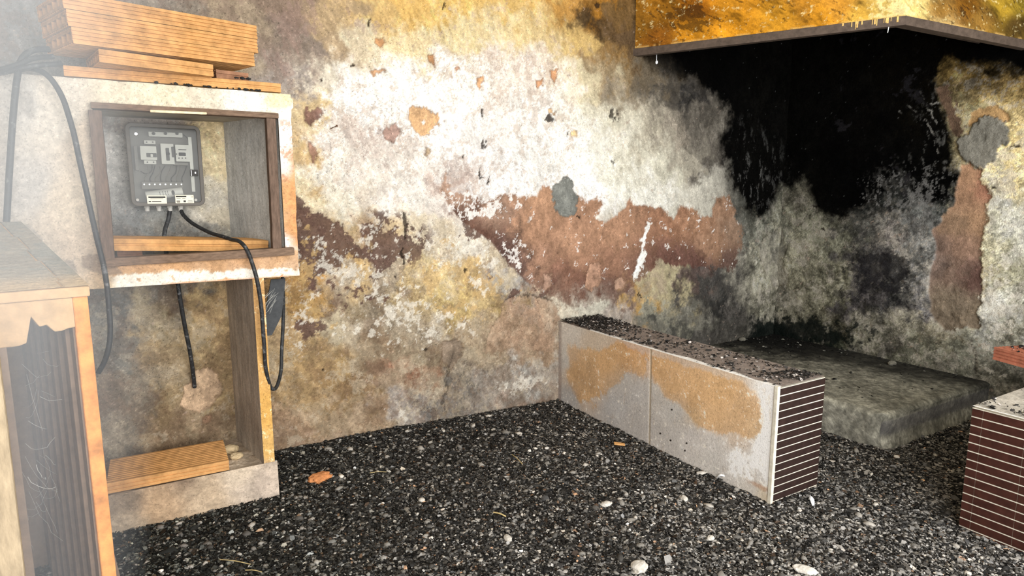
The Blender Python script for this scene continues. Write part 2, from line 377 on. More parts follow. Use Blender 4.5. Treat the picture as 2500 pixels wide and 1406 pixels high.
PITS = [((1035,298),[(1000,262),(1018,257),(1028,264),(1040,262),(1052,275),(1070,276),(1078,290),(1062,312),(1052,328),(1030,334),(1012,322),(1002,300),(998,280)],(212,165,110)),
        ((932,105),[(922,92),(940,94),(942,108),(932,118),(921,108)],(185,138,95)),((1048,145),[(1038,135),(1052,134),(1058,148),(1054,158),(1042,148)],(190,140,95)),
        ((1117,172),[(1111,168),(1122,164),(1124,172),(1114,177)],(185,135,100)),((1170,200),[(1162,188),(1180,187),(1182,198),(1174,212),(1172,220),(1163,204)],(212,160,112)),
        ((1315,207),[(1307,196),(1322,194),(1327,208),(1318,220),(1308,214)],(192,140,98)),((1350,182),[(1340,170),(1358,168),(1360,185),(1352,200),(1342,188)],(205,150,105)),
        ((1037,370),[(1032,362),(1043,362),(1045,374),(1038,380),(1032,374)],(190,165,130)),((1345,275),[(1339,268),(1350,268),(1353,278),(1344,283),(1339,278)],(200,165,120)),
        ((908,178),[(902,172),(935,168),(925,180),(912,190)],(195,150,110)),((760,285),[(738,270),(748,262),(755,275),(775,262),(795,270),(785,285),(768,296),(752,305),(740,295)],(125,92,80)),
        ((762,365),[(753,348),(765,352),(774,370),(762,395),(755,372)],(160,120,98)),((978,330),[(970,300),(980,330),(960,345),(938,338),(930,320)],(175,140,125)),
        ((1450,685),[(1442,645),(1456,640),(1468,655),(1464,690),(1445,712),(1430,702),(1432,670)],(178,138,112)),((1335,680),[(1328,670),(1345,668),(1350,690),(1338,705),(1322,712),(1330,692)],(175,140,118)),
        ((1515,690),[(1500,680),(1520,676),(1534,690),(1522,708),(1500,710)],(165,132,110)),
        ((1404,330),[(1398,322),(1408,318),(1412,330),(1402,338)],(235,200,140)),
        ((490,950),[(470,900),(510,896),(534,915),(538,945),(520,985),(490,1008),(460,1000),(444,985),(450,950),(462,920)],(196,166,132)),
        ((500,1022),[(492,1015),(515,1012),(520,1022),(505,1034),(492,1030)],(150,118,92)),
        ((1890,560),[(1878,570),(1900,560),(1915,600),(1910,640),(1930,690),(1890,700),(1868,660),(1850,600)],(145,140,128)),
        ((1240,760),[(1230,735),(1290,718),(1350,735),(1372,790),(1350,860),(1250,850),(1180,860),(1200,800)],(168,138,112)),
        ((1100,850),[(1082,840),(1110,826),(1125,838),(1120,870),(1100,905),(1080,880)],(135,118,100))]
DARKS = [(1341,291,7,9),(1498,278,11,15),(900,55,3,9),(1180,275,4,14),(1182,350,5,16),(1137,387,4,8),(1170,425,2,14),(1192,440,3,12),(990,545,5,42),(986,630,3,28),(1463,12,10,5),(860,160,3,4),(783,198,3,4),(1408,530,3,3),(930,30,2,2),(1083,18,3,9),(1390,330,2,8),(1500,395,4,5),(2400,335,5,6),(2478,358,9,3),(2320,645,4,3),(1990,505,6,4),(2010,560,5,3),(2395,655,3,3),(2425,455,7,5),(2450,350,8,8),(1560,720,3,5),(1135,660,6,8),(790,905,3,3),(960,670,3,3),(1040,855,5,3)]


f_base = palette(BASE); f_exp = palette(EXPOSED); f_col = palette(HEARTHCOL)
WG = 0.92      # photo brightness -> reflectance


def wall_paint(P, u, v):
    """colour and relief of the plaster at wall points; u,v metres along the wall"""
    X, Y = proj(P.reshape(-1, 3)); X = X.reshape(u.shape); Y = Y.reshape(u.shape)
    n1 = fbn(u * 2.6, v * 2.6, 1, 6, .6); n2 = fbn(u * 3.1 + 9, v * 3.1, 11, 6, .6)
    n3 = fbn(u * 14, v * 14, 21, 6, .7); n4 = fbn(u * 30, v * 22, 31, 5, .7); n5 = fbn(u * 50 + v * 14, v * 11, 41, 5, .7)
    n6 = fbn(u * 7, v * 7, 51, 6, .62)
    wx = X + 110 * n6 + 60 * n3 + 22 * n4; wy = Y + 110 * n2 + 60 * n3 + 22 * n4
    X0_, Y0_ = X, Y
    c = f_base(wx, wy)
    h = .010 * n1 + .0026 * n6 + .001 * n4
    jag = 9 * n4 + 8 * n3
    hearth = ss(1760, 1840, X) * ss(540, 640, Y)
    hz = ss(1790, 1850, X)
    h = h + .0 * hz
    h = h + hearth * (.022 * fbn(u * 4, v * 4, 61, 5, .6) + .008 * n3)

    def over(mask, col, c):
        return c * (1 - mask[..., None]) + col * mask[..., None]
    # broad mottling of old lime washes: pale, tan and violet grey scabs
    lum = c.mean(-1)
    bright = ss(.45, .8, lum)
    reg = lambda cx, cy, rx, ry: np.clip(1.25 - np.sqrt(((X - cx) / rx) ** 2 + ((Y - cy) / ry) ** 2), 0, 1)
    rag = fbn(u * 5 + .3 * v, v * 5, 141, 7, .74); rag2 = fbn(u * 11, v * 10, 151, 7, .78); rag3 = fbn(u * 34 + v * 20, v * 16, 161, 5, .8)
    mid = ss(.75, .35, lum) * ss(1800, 1740, X)
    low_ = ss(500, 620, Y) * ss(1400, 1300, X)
    c = over(ss(.04, .10, rag) * .40 * low_, lin((118, 90, 66)), c)
    c = over(ss(.08, .14, -rag - .1 * rag2) * .32 * low_, lin((190, 172, 142)), c)
    c = over(ss(.10, .17, rag2) * .34 * low_, lin((108, 84, 66)), c)
    c = over(ss(.16, .22, -rag2) * .4 * low_, lin((205, 190, 162)), c)
    c = over(ss(.14, .24, rag3) * .35, c * .55, c)
    c = over(ss(.14, .24, -rag3) * .35, np.minimum(c * 1.5, .85), c)
    dkz = ss(.35, .15, lum) * ss(1560, 1640, X)
    c = over(ss(.06, .13, rag) * .45 * dkz, c * .45, c)
    c = over(ss(.08, .14, -rag2) * .5 * dkz, np.minimum(c * 1.9, .6), c)
    upz = ss(420, 300, Y) * ss(1000, 700, X)
    c = over(ss(.05, .13, rag2 + .3 * rag) * .5 * upz, lin((150, 130, 116)), c)
    c = c * (1 + (.32 + .1 * ss(2380, 2400, X)) * hz)[..., None] * (1 - np.array([0, -.015, .07]) * hz[..., None])  # hearth wall colour lifted to make up for weak light there
    c = c * (1 - .18 * low_ * ss(640, 760, Y))[..., None]  # lower left colour dimmed to offset the stronger light low down
    c = c * (1 - .2 * ss(200, 60, Y) * ss(1560, 1500, X))[..., None]  # light falloff near the ceiling put into the wall colour
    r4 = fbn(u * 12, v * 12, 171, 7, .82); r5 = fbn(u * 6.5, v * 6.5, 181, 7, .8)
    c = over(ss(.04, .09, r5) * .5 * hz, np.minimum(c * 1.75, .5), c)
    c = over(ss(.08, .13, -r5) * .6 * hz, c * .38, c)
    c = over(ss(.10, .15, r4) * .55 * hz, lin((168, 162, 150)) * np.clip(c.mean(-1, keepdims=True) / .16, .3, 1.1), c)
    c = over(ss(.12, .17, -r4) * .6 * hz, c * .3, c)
    # purple brown under-coat showing at the left
    p = .95 * reg(750, 575, 95, 90) + .55 * reg(900, 590, 150, 75) + .7 * reg(850, 690, 120, 70) + .6 * reg(1130, 560, 55, 50) + .5 * reg(740, 790, 60, 40) + .4 * reg(1280, 690, 100, 60)
    p = np.clip(p, 0, .95) * .75
    t = n6 * 1.2 + n3 * .9 + .1
    c = over(ss(.02, .07, p - .42 + t * .8) * .9 * ss(.0, .15, p), lin((92, 68, 60)) * np.ones(3), c)
    p = .8 * reg(730, 40, 60, 90) + .6 * reg(690, 150, 90, 110) + .5 * reg(900, 60, 90, 50) + .45 * reg(950, 340, 90, 70) + .9 * reg(1110, 455, 70, 90)
    c = over(ss(.0, .14, np.clip(p, 0, .9) * .8 - .45 + n3 * 1.1 + n5 * .7) * .55 * ss(0, .15, p), lin((140, 118, 108)), c)
    # yellow ochre scabs
    p = .9 * reg(735, 660, 55, 80) + .7 * reg(850, 640, 60, 70) + .7 * reg(1110, 650, 110, 70) + .5 * reg(1150, 730, 140, 60) + .4 * reg(800, 560, 70, 60) + .5 * reg(780, 790, 80, 40) + .5 * reg(1560, 735, 60, 30)
    c = over(ss(.0, .1, np.clip(p, 0, 1) * .75 - .45 + fbn(u * 9, v * 9, 71, 6, .7) * 1.2) * .65 * ss(0, .2, p), lin((196, 162, 102)), c)
    # white scabs over the darker zones
    p = .55 * reg(880, 640, 200, 100) + .6 * reg(1130, 590, 110, 60) + .35 * reg(900, 800, 260, 90) + .5 * reg(1180, 660, 40, 80) + .4 * reg(1050, 760, 120, 80) + .45 * reg(1300, 930, 110, 40) + .4 * reg(1000, 1030, 90, 50) + .5 * reg(2430, 700, 60, 300)
    c = over(ss(.0, .1, np.clip(p, 0, 1) * .7 - .46 + fbn(u * 16, v * 16, 81, 6, .75) * 1.35) * .6 * ss(0, .2, p), lin((222, 216, 202)), c)
    # worn freckles through the white wash
    fl2 = fbn(u * 42, v * 34, 93, 5, .82)
    fz = np.clip(.5 + 1.6 * fbn(u * 3.2, v * 3.2, 95, 4, .6), 0, 1)
    c = over(ss(.10, .17, fl2) * bright * fz * .5, lin((190, 168, 142)), c)
    c = over(ss(.13, .2, -fl2 + .3 * n3) * bright * fz * .4, lin((168, 160, 154)), c)
    p = bright * (.26 + .25 * reg(1250, 230, 180, 120) + .3 * reg(900, 380, 200, 120) + .25 * reg(1130, 430, 120, 100))
    fl = fbn(u * 24, v * 22, 91, 6, .78)
    c = over(ss(.0, .09, p - .52 + fl * 1.3 + n2 * .35) * .5, lin((182, 160, 142)), c)
    c = over(ss(.09, .2, n5 + .4 * n4 - .06) * bright * .22, lin((176, 172, 162)), c)

    X = X0_ + 12 * n3 + 9 * n4 + 16 * n6 * .6; Y = Y0_ + 9 * n5 + 8 * n3
    # exposed brown coat
    d = sdf(X, Y, P_BROWN) + jag * ss(0, 30, 900 - 0 * X) * .8
    blend = ss(4, -3, d)
    ext = ss(1110, 1150, X) * 0
    lowfade = ss(0, 40, -sdf(X, Y, P_BROWN)) * 0
    bm_ = blend
    bottom = ss(655, 740, Y + 60 * n6 + 30 * n3) * ss(1230, 1300, X)
    bm_ = bm_ * (1 - .55 * bottom)
    fleck = ss(.02, .08, fbn(u * 20, v * 20, 101, 6, .78) * 1.3 + .48 * reg(1180, 490, 130, 60) + .25 * reg(1250, 610, 70, 50) - .40)
    ce = f_exp(X + 30 * n3, Y + 30 * n4) * (.80 + .2 * n3 + .15 * n4)[..., None] * np.array([1.0, .93, .84])
    ce = over(fleck * .85, lin((228, 222, 216)), ce)
    c = over(bm_, ce, c)
    h = h - .0035 * bm_ * (1 - fleck)
    c = over(ss(2, -2, sdf(X, Y, P_STREAK) + jag * .5), lin((235, 235, 230)), c)
    # flaked holes showing the clay
    for ctr, poly, col in PITS:
        q = sdf(X, Y, poly) + jag * .35
        mk = ss(1.5, -2, q)
        big = (max(a[0] for a in poly) - min(a[0] for a in poly)) > 55
        cc = lin(col) * (1 + .5 * n3 + .3 * n4)[..., None]
        c = over(mk * (.45 if big and ctr[0] > 1080 else .95), cc, c)
        h = h - mk * (.004 if big else .006) * (1 - .5 * n3)
        c = over(np.exp(-(q / 1.8) ** 2) * (.22 if big and ctr[0] > 1080 else .45), lin((95, 70, 50)), c)
    c = over(ss(6, 2, np.hypot(X - 1034, Y - 297)), lin((225, 225, 222)), c)
    for x, y, rx, ry in DARKS:
        q = np.hypot((X - x) / rx, (Y - y) / ry) + n4 * .9
        mk = ss(1.15, .7, q)
        c = over(mk * .9, lin((44, 36, 30)), c); h = h - mk * .006
    for L_ in ([(997,552),(1010,556),(1002,570),(998,578)],[(1004,574),(1024,558),(1016,580)],[(806,340),(812,400),(818,470)],[(1268,525),(1262,600)]):
        c = over(ss(1.8, .6, sdline(X + 3 * n4, Y, L_)) * .45, lin((90, 75, 62)), c)
    # cracks
    for L_ in ([(1082,1000),(1090,900),(1100,860)],[(2385,740),(2378,860),(2376,905)],[(2250,690+80),(2330,770),(2390,775)],[(2215,220),(2240,260),(2255,310),(2280,330)],[(2236,262),(2262,270),(2290,300)],[(1230,735),(1290,716),(1350,735)]):
        q = sdline(X + 10 * n3, Y + 10 * n4, L_)
        c = over(ss(3, .8, q) * .6, lin((50, 44, 40)), c); h = h - .004 * ss(5, 1, q)
    # raised grey mortar patches
    q = sdf(X, Y, P_GREY) + jag * .25
    c = over(ss(1, -1, q), lin((122, 124, 118)) * (1 + .2 * n3)[..., None], c); h = h + .005 * ss(2, -4, q)
    c = over(np.exp(-(q / 1.8) ** 2) * .4, lin((70, 66, 58)), c)
    q = sdf(X, Y, P_EDGE) + jag * .6
    c = over(ss(3, -3, q) * .45, lin((110, 104, 94)), c); h = h + .004 * ss(2, -4, q)
    c = over(np.exp(-(q / 2.2) ** 2) * .3, lin((50, 46, 40)), c)
    # soot
    pk = 1 - .75 * np.clip(1.3 * reg(1930, 490, 100, 90), 0, 1)
    q = sdf(X0_ + 5 * n4, Y0_ + 5 * n3, P_SOOT, 120) + (22 * n6 + 20 * n3) * pk + 8 * n4
    s = ss(12, -22, q)
    weak = .993 - .75 * np.clip(reg(1600, 180, 60, 50) * .3, 0, 1)
    c = c * (1 - .35 * ss(290, 200, Y) * ss(2290, 2320, X))[..., None]  # right wall colour darkened towards the top
    scr = ss(.10, .2, fbn(u * 26, v * 9 + u * 8, 111, 6, .75)) * np.clip(reg(1830, 440, 90, 130) + reg(2290, 330, 70, 140) + 1.2 * reg(2240, 470, 120, 80), 0, 1)
    c = c * (1 - (s * weak)[..., None]) + (s * weak)[..., None] * .0016
    c = over(scr * s * np.clip(.2 + 1.6 * n4, 0, .5), lin((104, 104, 101)), c)
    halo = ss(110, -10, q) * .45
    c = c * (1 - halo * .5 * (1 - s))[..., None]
    c = over(ss(.06, .2, fbn(u * 26, v * 20, 121, 6, .8) + .45 * reg(2230, 490, 120, 110) - .34) * ss(1990, 2080, X) * ss(380, 420, Y) * ss(2360, 2320, X) * .6, lin((118, 118, 117)), c)
    scb = ss(.06, .15, fbn(u * 9, v * 10, 131, 6, .7) + .45 * reg(2150, 660, 120, 110) - .25) * ss(1990, 2060, X) * ss(2290, 2240, X)
    c = over(scb * .75 * ss(800, 740, Y), lin((34, 33, 36)), c)
    for L_ in ([(2248,223),(2258,250),(2265,266),(2277,269),(2279,288),(2290,300)],[(2207,252),(2224,264),(2236,271)],[(2262,293),(2274,317),(2280,330)],[(2258,290),(2248,307),(2253,322)],[(2274,254),(2284,253),(2294,250)],[(2282,350),(2290,372),(2300,380)],[(2190,270),(2205,280)]):
        c = over(ss(2.6, .8, sdline(X0_ + 8 * n3, Y0_ + 6 * n4, L_)) * np.clip(.35 + 2 * n3, 0, .7), lin((150, 148, 142)), c)
    spk = ss(.62, .68, fbn(u * 60, v * 60, 191, 3, .8)) * s
    c = over(spk * .5, lin((110, 112, 112)), c)
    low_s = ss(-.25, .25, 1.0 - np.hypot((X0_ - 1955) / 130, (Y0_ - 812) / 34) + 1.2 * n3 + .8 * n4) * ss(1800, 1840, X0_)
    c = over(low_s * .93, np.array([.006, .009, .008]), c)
    # right hand patches
    c = over(ss(3, -3, sdf(X, Y, P_CHAN) + jag), lin((98, 78, 62)) * (1 + .8 * n3)[..., None], c)
    q = sdf(X, Y, P_COL) + jag * .9
    mk = ss(3, -3, q)
    c = over(mk, f_col(X + 20 * n3, Y + 20 * n4) * (1 + .45 * n3)[..., None], c); h = h - .01 * mk
    q2 = sdf(X, Y, P_TAN) + jag * .6
    c = over(ss(2, -2, q2), lin((190, 152, 98)) * (1 + .6 * n3)[..., None], c); h = h - .008 * ss(2, -2, q2)
    q2 = sdf(X, Y, P_CEM) + jag * .3
    mk2 = ss(1.5, -1.5, q2)
    c = over(mk2, lin((128, 126, 116)) * (1 + .25 * n3)[..., None], c); h = h + mk2 * (.012 + .012 * n6)
    c = over(np.exp(-(q2 / 2.0) ** 2) * .4, lin((60, 54, 44)), c)
    c = over(np.exp(-((q - 3) / 3.0) ** 2) * .5 * ss(2392, 2400, X), lin((200, 170, 120)), c)
    # grit
    c = c * np.exp(.32 * n4 + .25 * n5 + .25 * n3)[..., None]
    g_ = c.mean(-1, keepdims=True); c = g_ + (c - g_) * (.86 + .1 * ss(300, 100, Y))[..., None]
    return np.clip(c * WG, .001, .86), h


def wall(name, o, U, V, nrm, lu, lv, step):
    nu = int(lu / step) + 1; nv = int(lv / step) + 1
    u, v = np.meshgrid(np.linspace(0, lu, nu), np.linspace(0, lv, nv))
    P = np.array(o) + u[..., None] * np.array(U, float) + v[..., None] * np.array(V, float)
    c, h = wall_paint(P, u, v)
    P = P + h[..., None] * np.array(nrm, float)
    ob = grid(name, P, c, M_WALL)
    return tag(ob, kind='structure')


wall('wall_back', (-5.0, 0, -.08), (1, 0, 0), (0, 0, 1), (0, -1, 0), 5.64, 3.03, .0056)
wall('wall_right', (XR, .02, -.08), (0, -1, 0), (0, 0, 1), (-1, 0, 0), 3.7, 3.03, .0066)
M_PLAIN = mat('plain_lime_plaster', lin((190, 180, 160)), nscale=4, namp=.2)
tag(MB().box(-5.1, -5.0, -4.2, .05, -.08, 2.95).build('wall_left', M_PLAIN), kind='structure')
tag(MB().box(-5.1, .75, -4.2, .1, 2.95, 3.05).build('ceiling', M_PLAIN), kind='structure')

# ------------------------------------------------------------------ floor
def floor_h(x, y):
    d = np.minimum(-y, 1.0)
    ramp = np.clip((-1.6 - x) / 1.6, 0, 1)
    h = .05 * np.exp(-d / .16) * ramp
    h = h + .022 * fbm(x * 2.2 + 5, y * 2.2, 201, 5) + .012 * fbm(x * 9, y * 9, 205, 4)
    return h


fu, fv = np.meshgrid(np.linspace(-5.0, XR, 620), np.linspace(-4.2, .02, 460))
fz = floor_h(fu, fv)
fc = np.ones(fu.shape + (3,)) * lin((54, 50, 48)) * (1 + .8 * fbm(fu * 20, fv * 20, 210))[..., None]
tag(grid('floor', np.stack([fu, fv, fz], -1), fc, mat('trodden_husk_dirt', attr='col', nscale=160, namp=.7, bump=1, bscale=220, bdist=.008)), kind='structure')


def scatter(name, P, size, col, m, flat=.45, tilt=.6, pebble=False, smooth=False):
    N = len(P)
    if pebble:
        g = (1 + 5 ** .5) / 2
        T = np.array([(-1, g, 0), (1, g, 0), (-1, -g, 0), (1, -g, 0), (0, -1, g), (0, 1, g), (0, -1, -g), (0, 1, -g), (g, 0, -1), (g, 0, 1), (-g, 0, -1), (-g, 0, 1)]) / 1.9
        FT = np.array([(0, 11, 5), (0, 5, 1), (0, 1, 7), (0, 7, 10), (0, 10, 11), (1, 5, 9), (5, 11, 4), (11, 10, 2), (10, 7, 6), (7, 1, 8), (3, 9, 4), (3, 4, 2), (3, 2, 6), (3, 6, 8), (3, 8, 9), (4, 9, 5), (2, 4, 11), (6, 2, 10), (8, 6, 7), (9, 8, 1)])
        V = np.tile(T, (N, 1, 1)) * (1 + rng.uniform(-.22, .22, (N, 12, 1)))
        sc = np.stack([rng.uniform(.8, 1.4, N), rng.uniform(.6, 1.0, N), rng.uniform(.4, .75, N)], -1)
        V = V * sc[:, None, :]
    else:
        k = 6
        a = np.linspace(0, 2 * np.pi, k, endpoint=False)
        ring = np.stack([np.cos(a), np.sin(a), 0 * a], -1)
        T = np.concatenate([ring, [[0, 0, flat]]])
        FT = np.array([(i, (i + 1) % k, k) for i in range(k)])
        V = np.tile(T, (N, 1, 1))
        V[:, :k, :2] *= rng.uniform(.65, 1.2, (N, k, 1))
        V[:, :k, 2] += rng.uniform(-.3, .25, (N, k))
        V[:, k, 2] = rng.uniform(-flat, flat * 1.2, N)
        V[:, :, 1] *= rng.uniform(.4, 1.0, N)[:, None]
    V = V * size[:, None, None]
    az = rng.uniform(0, 2 * np.pi, N); tx = rng.normal(0, tilt, N)
    ct, st = np.cos(tx)[:, None], np.sin(tx)[:, None]
    y = V[:, :, 1] * ct - V[:, :, 2] * st; z = V[:, :, 1] * st + V[:, :, 2] * ct; x = V[:, :, 0]
    ca, sa = np.cos(az)[:, None], np.sin(az)[:, None]
    V = np.stack([x * ca - y * sa, x * sa + y * ca, z], -1) + P[:, None, :]
    nvt = V.shape[1]
    Fc = (FT[None] + (np.arange(N) * nvt)[:, None, None]).reshape(-1, 3)
    me = bpy.data.meshes.new(name)
    me.vertices.add(N * nvt); me.vertices.foreach_set('co', V.reshape(-1).astype(np.float32))
    me.loops.add(Fc.size); me.loops.foreach_set('vertex_index', Fc.reshape(-1).astype(np.int32))
    me.polygons.add(len(Fc)); me.polygons.foreach_set('loop_start', (np.arange(len(Fc)) * 3).astype(np.int32))
    me.polygons.foreach_set('loop_total', np.full(len(Fc), 3, np.int32)); me.update(calc_edges=True)
    at_ = me.color_attributes.new('col', 'FLOAT_COLOR', 'POINT')
    c = np.ones((N, nvt, 4), np.float32); c[:, :, :3] = col[:, None, :]
    at_.data.foreach_set('color', c.reshape(-1))
    me.materials.append(m)
    o = bpy.data.objects.new(name, me); COL.objects.link(o)
    return o


def chip_colors(N, light=0.0, dark=0.0):
    r = rng.uniform(0, 1, N)
    g = rng.uniform(16, 62, N)
    g = np.where(r > .72 - light, rng.uniform(60, 125, N), g)
    g = np.where(r > .94 - light * .5, rng.uniform(130, 205, N), g)
    tint = rng.uniform(0, 1, N)
    c = np.stack([g * (1 + .05 * tint), g, g * (1 - .08 * tint)], -1)
    br = rng.uniform(0, 1, N) > .93
    c[br] = c[br] * np.array([1.15, .95, .8])
    return lin(np.clip(c, 0, 235))


XL0, XL1, YL = -1.63, -1.29, -1.675       # low wall
SX, SY, SZ = -.60, -1.60, .205            # hearth slab
BX, BY0, BY1, BZ = -1.115, -2.21, -2.54, .541


def blocked(x, y):
    return ((x > XL0) & (x < XL1) & (y > YL)) | ((x > SX + .02) & (y > SY + .02)) | ((x > BX) & (y < BY0) & (y > BY1)) | ((x < -3.53) & (y > -.44)) | (y > -.01) | (x > XR - .01)


def sample_floor(n):
    x = rng.uniform(-4.6, XR, n); y = rng.uniform(-3.1, 0, n)
    P = np.stack([x, y, floor_h(x, y)], -1)
    px, py = proj(P)
    k = (px > -150) & (px < 2650) & (py < 1520) & (py > 300) & ~blocked(x, y)
    return P[k], px[k], py[k]


P, px, py = sample_floor(640000); print('chips', len(P))
P[:, 2] += rng.uniform(0, .012, len(P))
sz = rng.lognormal(math.log(.0060), .42, len(P))
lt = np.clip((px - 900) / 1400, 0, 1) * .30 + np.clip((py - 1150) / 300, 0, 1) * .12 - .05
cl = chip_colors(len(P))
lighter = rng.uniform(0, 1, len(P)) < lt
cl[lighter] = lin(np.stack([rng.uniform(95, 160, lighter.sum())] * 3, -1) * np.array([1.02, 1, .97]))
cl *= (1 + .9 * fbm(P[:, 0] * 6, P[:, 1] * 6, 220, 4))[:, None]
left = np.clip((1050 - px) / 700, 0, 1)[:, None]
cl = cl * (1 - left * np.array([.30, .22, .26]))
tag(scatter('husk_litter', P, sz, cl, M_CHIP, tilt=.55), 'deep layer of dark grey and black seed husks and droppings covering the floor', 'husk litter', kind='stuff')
P, px, py = sample_floor(10000)
P[:, 2] += .008
sz = rng.lognormal(math.log(.0085), .35, len(P))
cl = lin(np.clip(np.stack([rng.normal(100, 40, len(P))] * 3, -1), 22, 225) * np.array([1.03, 1, .95]))
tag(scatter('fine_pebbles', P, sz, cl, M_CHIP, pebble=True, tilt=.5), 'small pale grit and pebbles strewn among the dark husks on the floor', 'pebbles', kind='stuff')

# ------------------------------------------------------------------ generic painted box face
def panel(name, p00, p10, p01, colfn, n=(200, 80), m=None, parent=None, bump=.0, seed=0, thick=None, nrm=None):
    """grid from corner p00 along p10 (u) and p01 (v); colfn(X,Y,u,v)->(color,height)"""
    p00, p10, p01 = (np.array(a, float) for a in (p00, p10, p01))
    u, v = np.meshgrid(np.linspace(0, 1, n[0]), np.linspace(0, 1, n[1]))
    P = p00 + u[..., None] * (p10 - p00) + v[..., None] * (p01 - p00)
    X, Y = proj(P.reshape(-1, 3)); X = X.reshape(u.shape); Y = Y.reshape(u.shape)
    lu = np.linalg.norm(p10 - p00); lv = np.linalg.norm(p01 - p00)
    c, h = colfn(X, Y, u * lu, v * lv)
    nn = np.cross(p10 - p00, p01 - p00); nn /= np.linalg.norm(nn)
    if nrm is not None and nn @ np.array(nrm, float) < 0: nn = -nn
    edge = np.minimum(np.minimum(u, 1 - u) * lu, np.minimum(v, 1 - v) * lv)
    P = P + (h * np.clip(edge / .01, 0, 1) - .004 * np.clip(1 - edge / .006, 0, 1) * 0)[..., None] * nn
    return grid(name, P, np.clip(c, .003, .88), m or M_PAINT, parent)


def over(mask, col, c): return c * (1 - mask[..., None]) + np.asarray(col) * mask[..., None]


# ------------------------------------------------------------------ low wall with tan tiles
TAN = [(1390,815,205,200,190),(1450,835,185,160,125),(1400,900,178,142,98),(1480,880,180,138,85),(1545,870,190,135,75),(1440,960,175,140,100),(1560,960,150,148,148),(1500,990,152,152,155),(1520,930,160,155,150),(1380,980,140,138,138),(1560,1030,150,145,142),(1380,880,190,188,182),
 (1610,900,192,148,95),(1640,940,196,155,105),(1700,960,198,155,100),(1760,960,200,158,102),(1740,1020,196,160,115),(1820,1000,198,165,125),(1600,960,170,165,158),(1640,1000,168,165,160),(1690,1060,178,172,168),(1740,1080,190,185,180),(1800,1060,195,165,130),(1850,1040,200,180,150),(1880,960,235,235,232),(1892,1050,240,240,238),(1860,1100,215,212,208),(1800,1130,198,196,194),(1860,1160,205,202,198),(1740,1130,182,178,172),(1830,1190,180,172,160),(1870,1200,190,170,130),(1650,1070,165,160,155),(1700,1020,185,160,125)]
f_tan = palette(TAN, soft=14)
P_T1 = [(1385,838),(1425,850),(1480,850),(1500,835),(1584,866),(1584,925),(1560,915),(1535,908),(1515,918),(1500,940),(1470,960),(1450,985),(1420,985),(1400,960),(1385,930)]
P_T2 = [(1592,870),(1680,895),(1780,925),(1850,955),(1862,1000),(1850,1060),(1820,1070),(1790,1055),(1760,1062),(1740,1058),(1700,1040),(1680,1010),(1650,985),(1620,970),(1612,945),(1594,935)]


def tanface(X, Y, u, v):
    n1 = fbm(u * 6, v * 6, 301, 6, .62); n2 = fbm(u * 22, v * 22, 311, 6, .7); n3 = fbm(u * 60, v * 60, 321, 4, .7); n4 = fbm(u * 45, v * 12, 331, 5, .7)
    c = f_tan(X + 26 * n1, Y + 26 * n2)
    grey = lin((176, 173, 170)) * (1 + .5 * n1 + .3 * n2)[..., None]
    XX = X + 40 * n1 + 20 * n2; YY = Y + 40 * n4 * .4 + 24 * n2
    t1 = np.minimum(sdf(XX, YY, P_T1), sdf(XX, YY, P_T2)) + 22 * n1 + 14 * n2
    c = over(ss(-6, 6, t1) * .55, grey, c)
    c = over(ss(4, -8, t1) * .75, lin((184, 153, 118)) * (1 + .6 * n1 + .5 * n2 + .4 * n4)[..., None], c)
    wh = ss(.05, .22, n2 + .4 * n1 + .9 * np.clip(1.2 - np.hypot((X - 1880) / 30, (Y - 1060) / 170), 0, 1) + .35 * np.clip(1.2 - np.hypot((X - 1840) / 90, (Y - 1120) / 70), 0, 1) - .35 + .2)
    c = over(wh * .6, lin((235, 235, 233)), c)
    c = over(ss(.2, .25, n3 + .2 * n2) * .5, lin((230, 224, 210)), c)
    c = over(ss(.0, .2, n4 - .12) * .3, lin((150, 130, 110)), c)
    j = np.abs(X - (1588 - (Y - 900) * .02))
    c = over(ss(3.5, 1, j) * .7, lin((150, 138, 118)), c)
    q = Y - (1216 + (X - 1880) * .42)
    c = over(ss(10, 2, np.abs(Y - (1190 + (X - 1860) * .5)) + 12 * n2) * ss(1810, 1850, X) * .6, lin((150, 110, 80)), c)
    c = over(ss(8, 2, X - 1366 + 3 * n2) * .5, lin((110, 90, 82)), c)
    for x, y in ((1612, 1058), (1637, 1075), (1672, 1100), (1676, 1082), (1640, 1000)):
        c = over(ss(3.5, 1.5, np.hypot(X - x, Y - y)), lin((35, 30, 28)), c)
    return c * 1.33, -.003 * ss(3.5, 1, j) + .0008 * n2


lw = tag(empty('low_tiled_wall', (XL0, YL, 0)), 'low masonry wall with tan tiled side and dark striped mosaic end, jutting from back wall', 'low wall')
ZT = .555
keep(MB().box(XL0 + .012, XL1 - .004, YL + .01, .0, -.06, ZT - .012).build('core', M_PAINT if False else M_PLAIN), lw)
tl = panel('side_tile', (XL0, -.83, -.06), (XL0, .0, -.06), (XL0, -.83, ZT), tanface, (330, 230), nrm=(-1, 0, 0)); keep(tl, lw)
tl = panel('side_tile', (XL0, YL, -.06), (XL0, -.83, -.06), (XL0, YL, ZT), tanface, (330, 230), nrm=(-1, 0, 0)); keep(tl, lw)


def dustytop(base, seed, whiteedge=None):
    def f(X, Y, u, v):
        n1 = fbm(u * 9, v * 9, seed, 6, .7); n2 = fbm(u * 40, v * 40, seed + 9, 5, .75)
        c = lin(base) * (1 + 1.0 * n1 + .9 * n2)[..., None]
        if whiteedge is not None:
            e = whiteedge(X, Y, u, v) + 10 * n2
            c = over(ss(6, 0, e) * .9, lin((240, 240, 238)), c)
        return c, .003 * n2
    return f


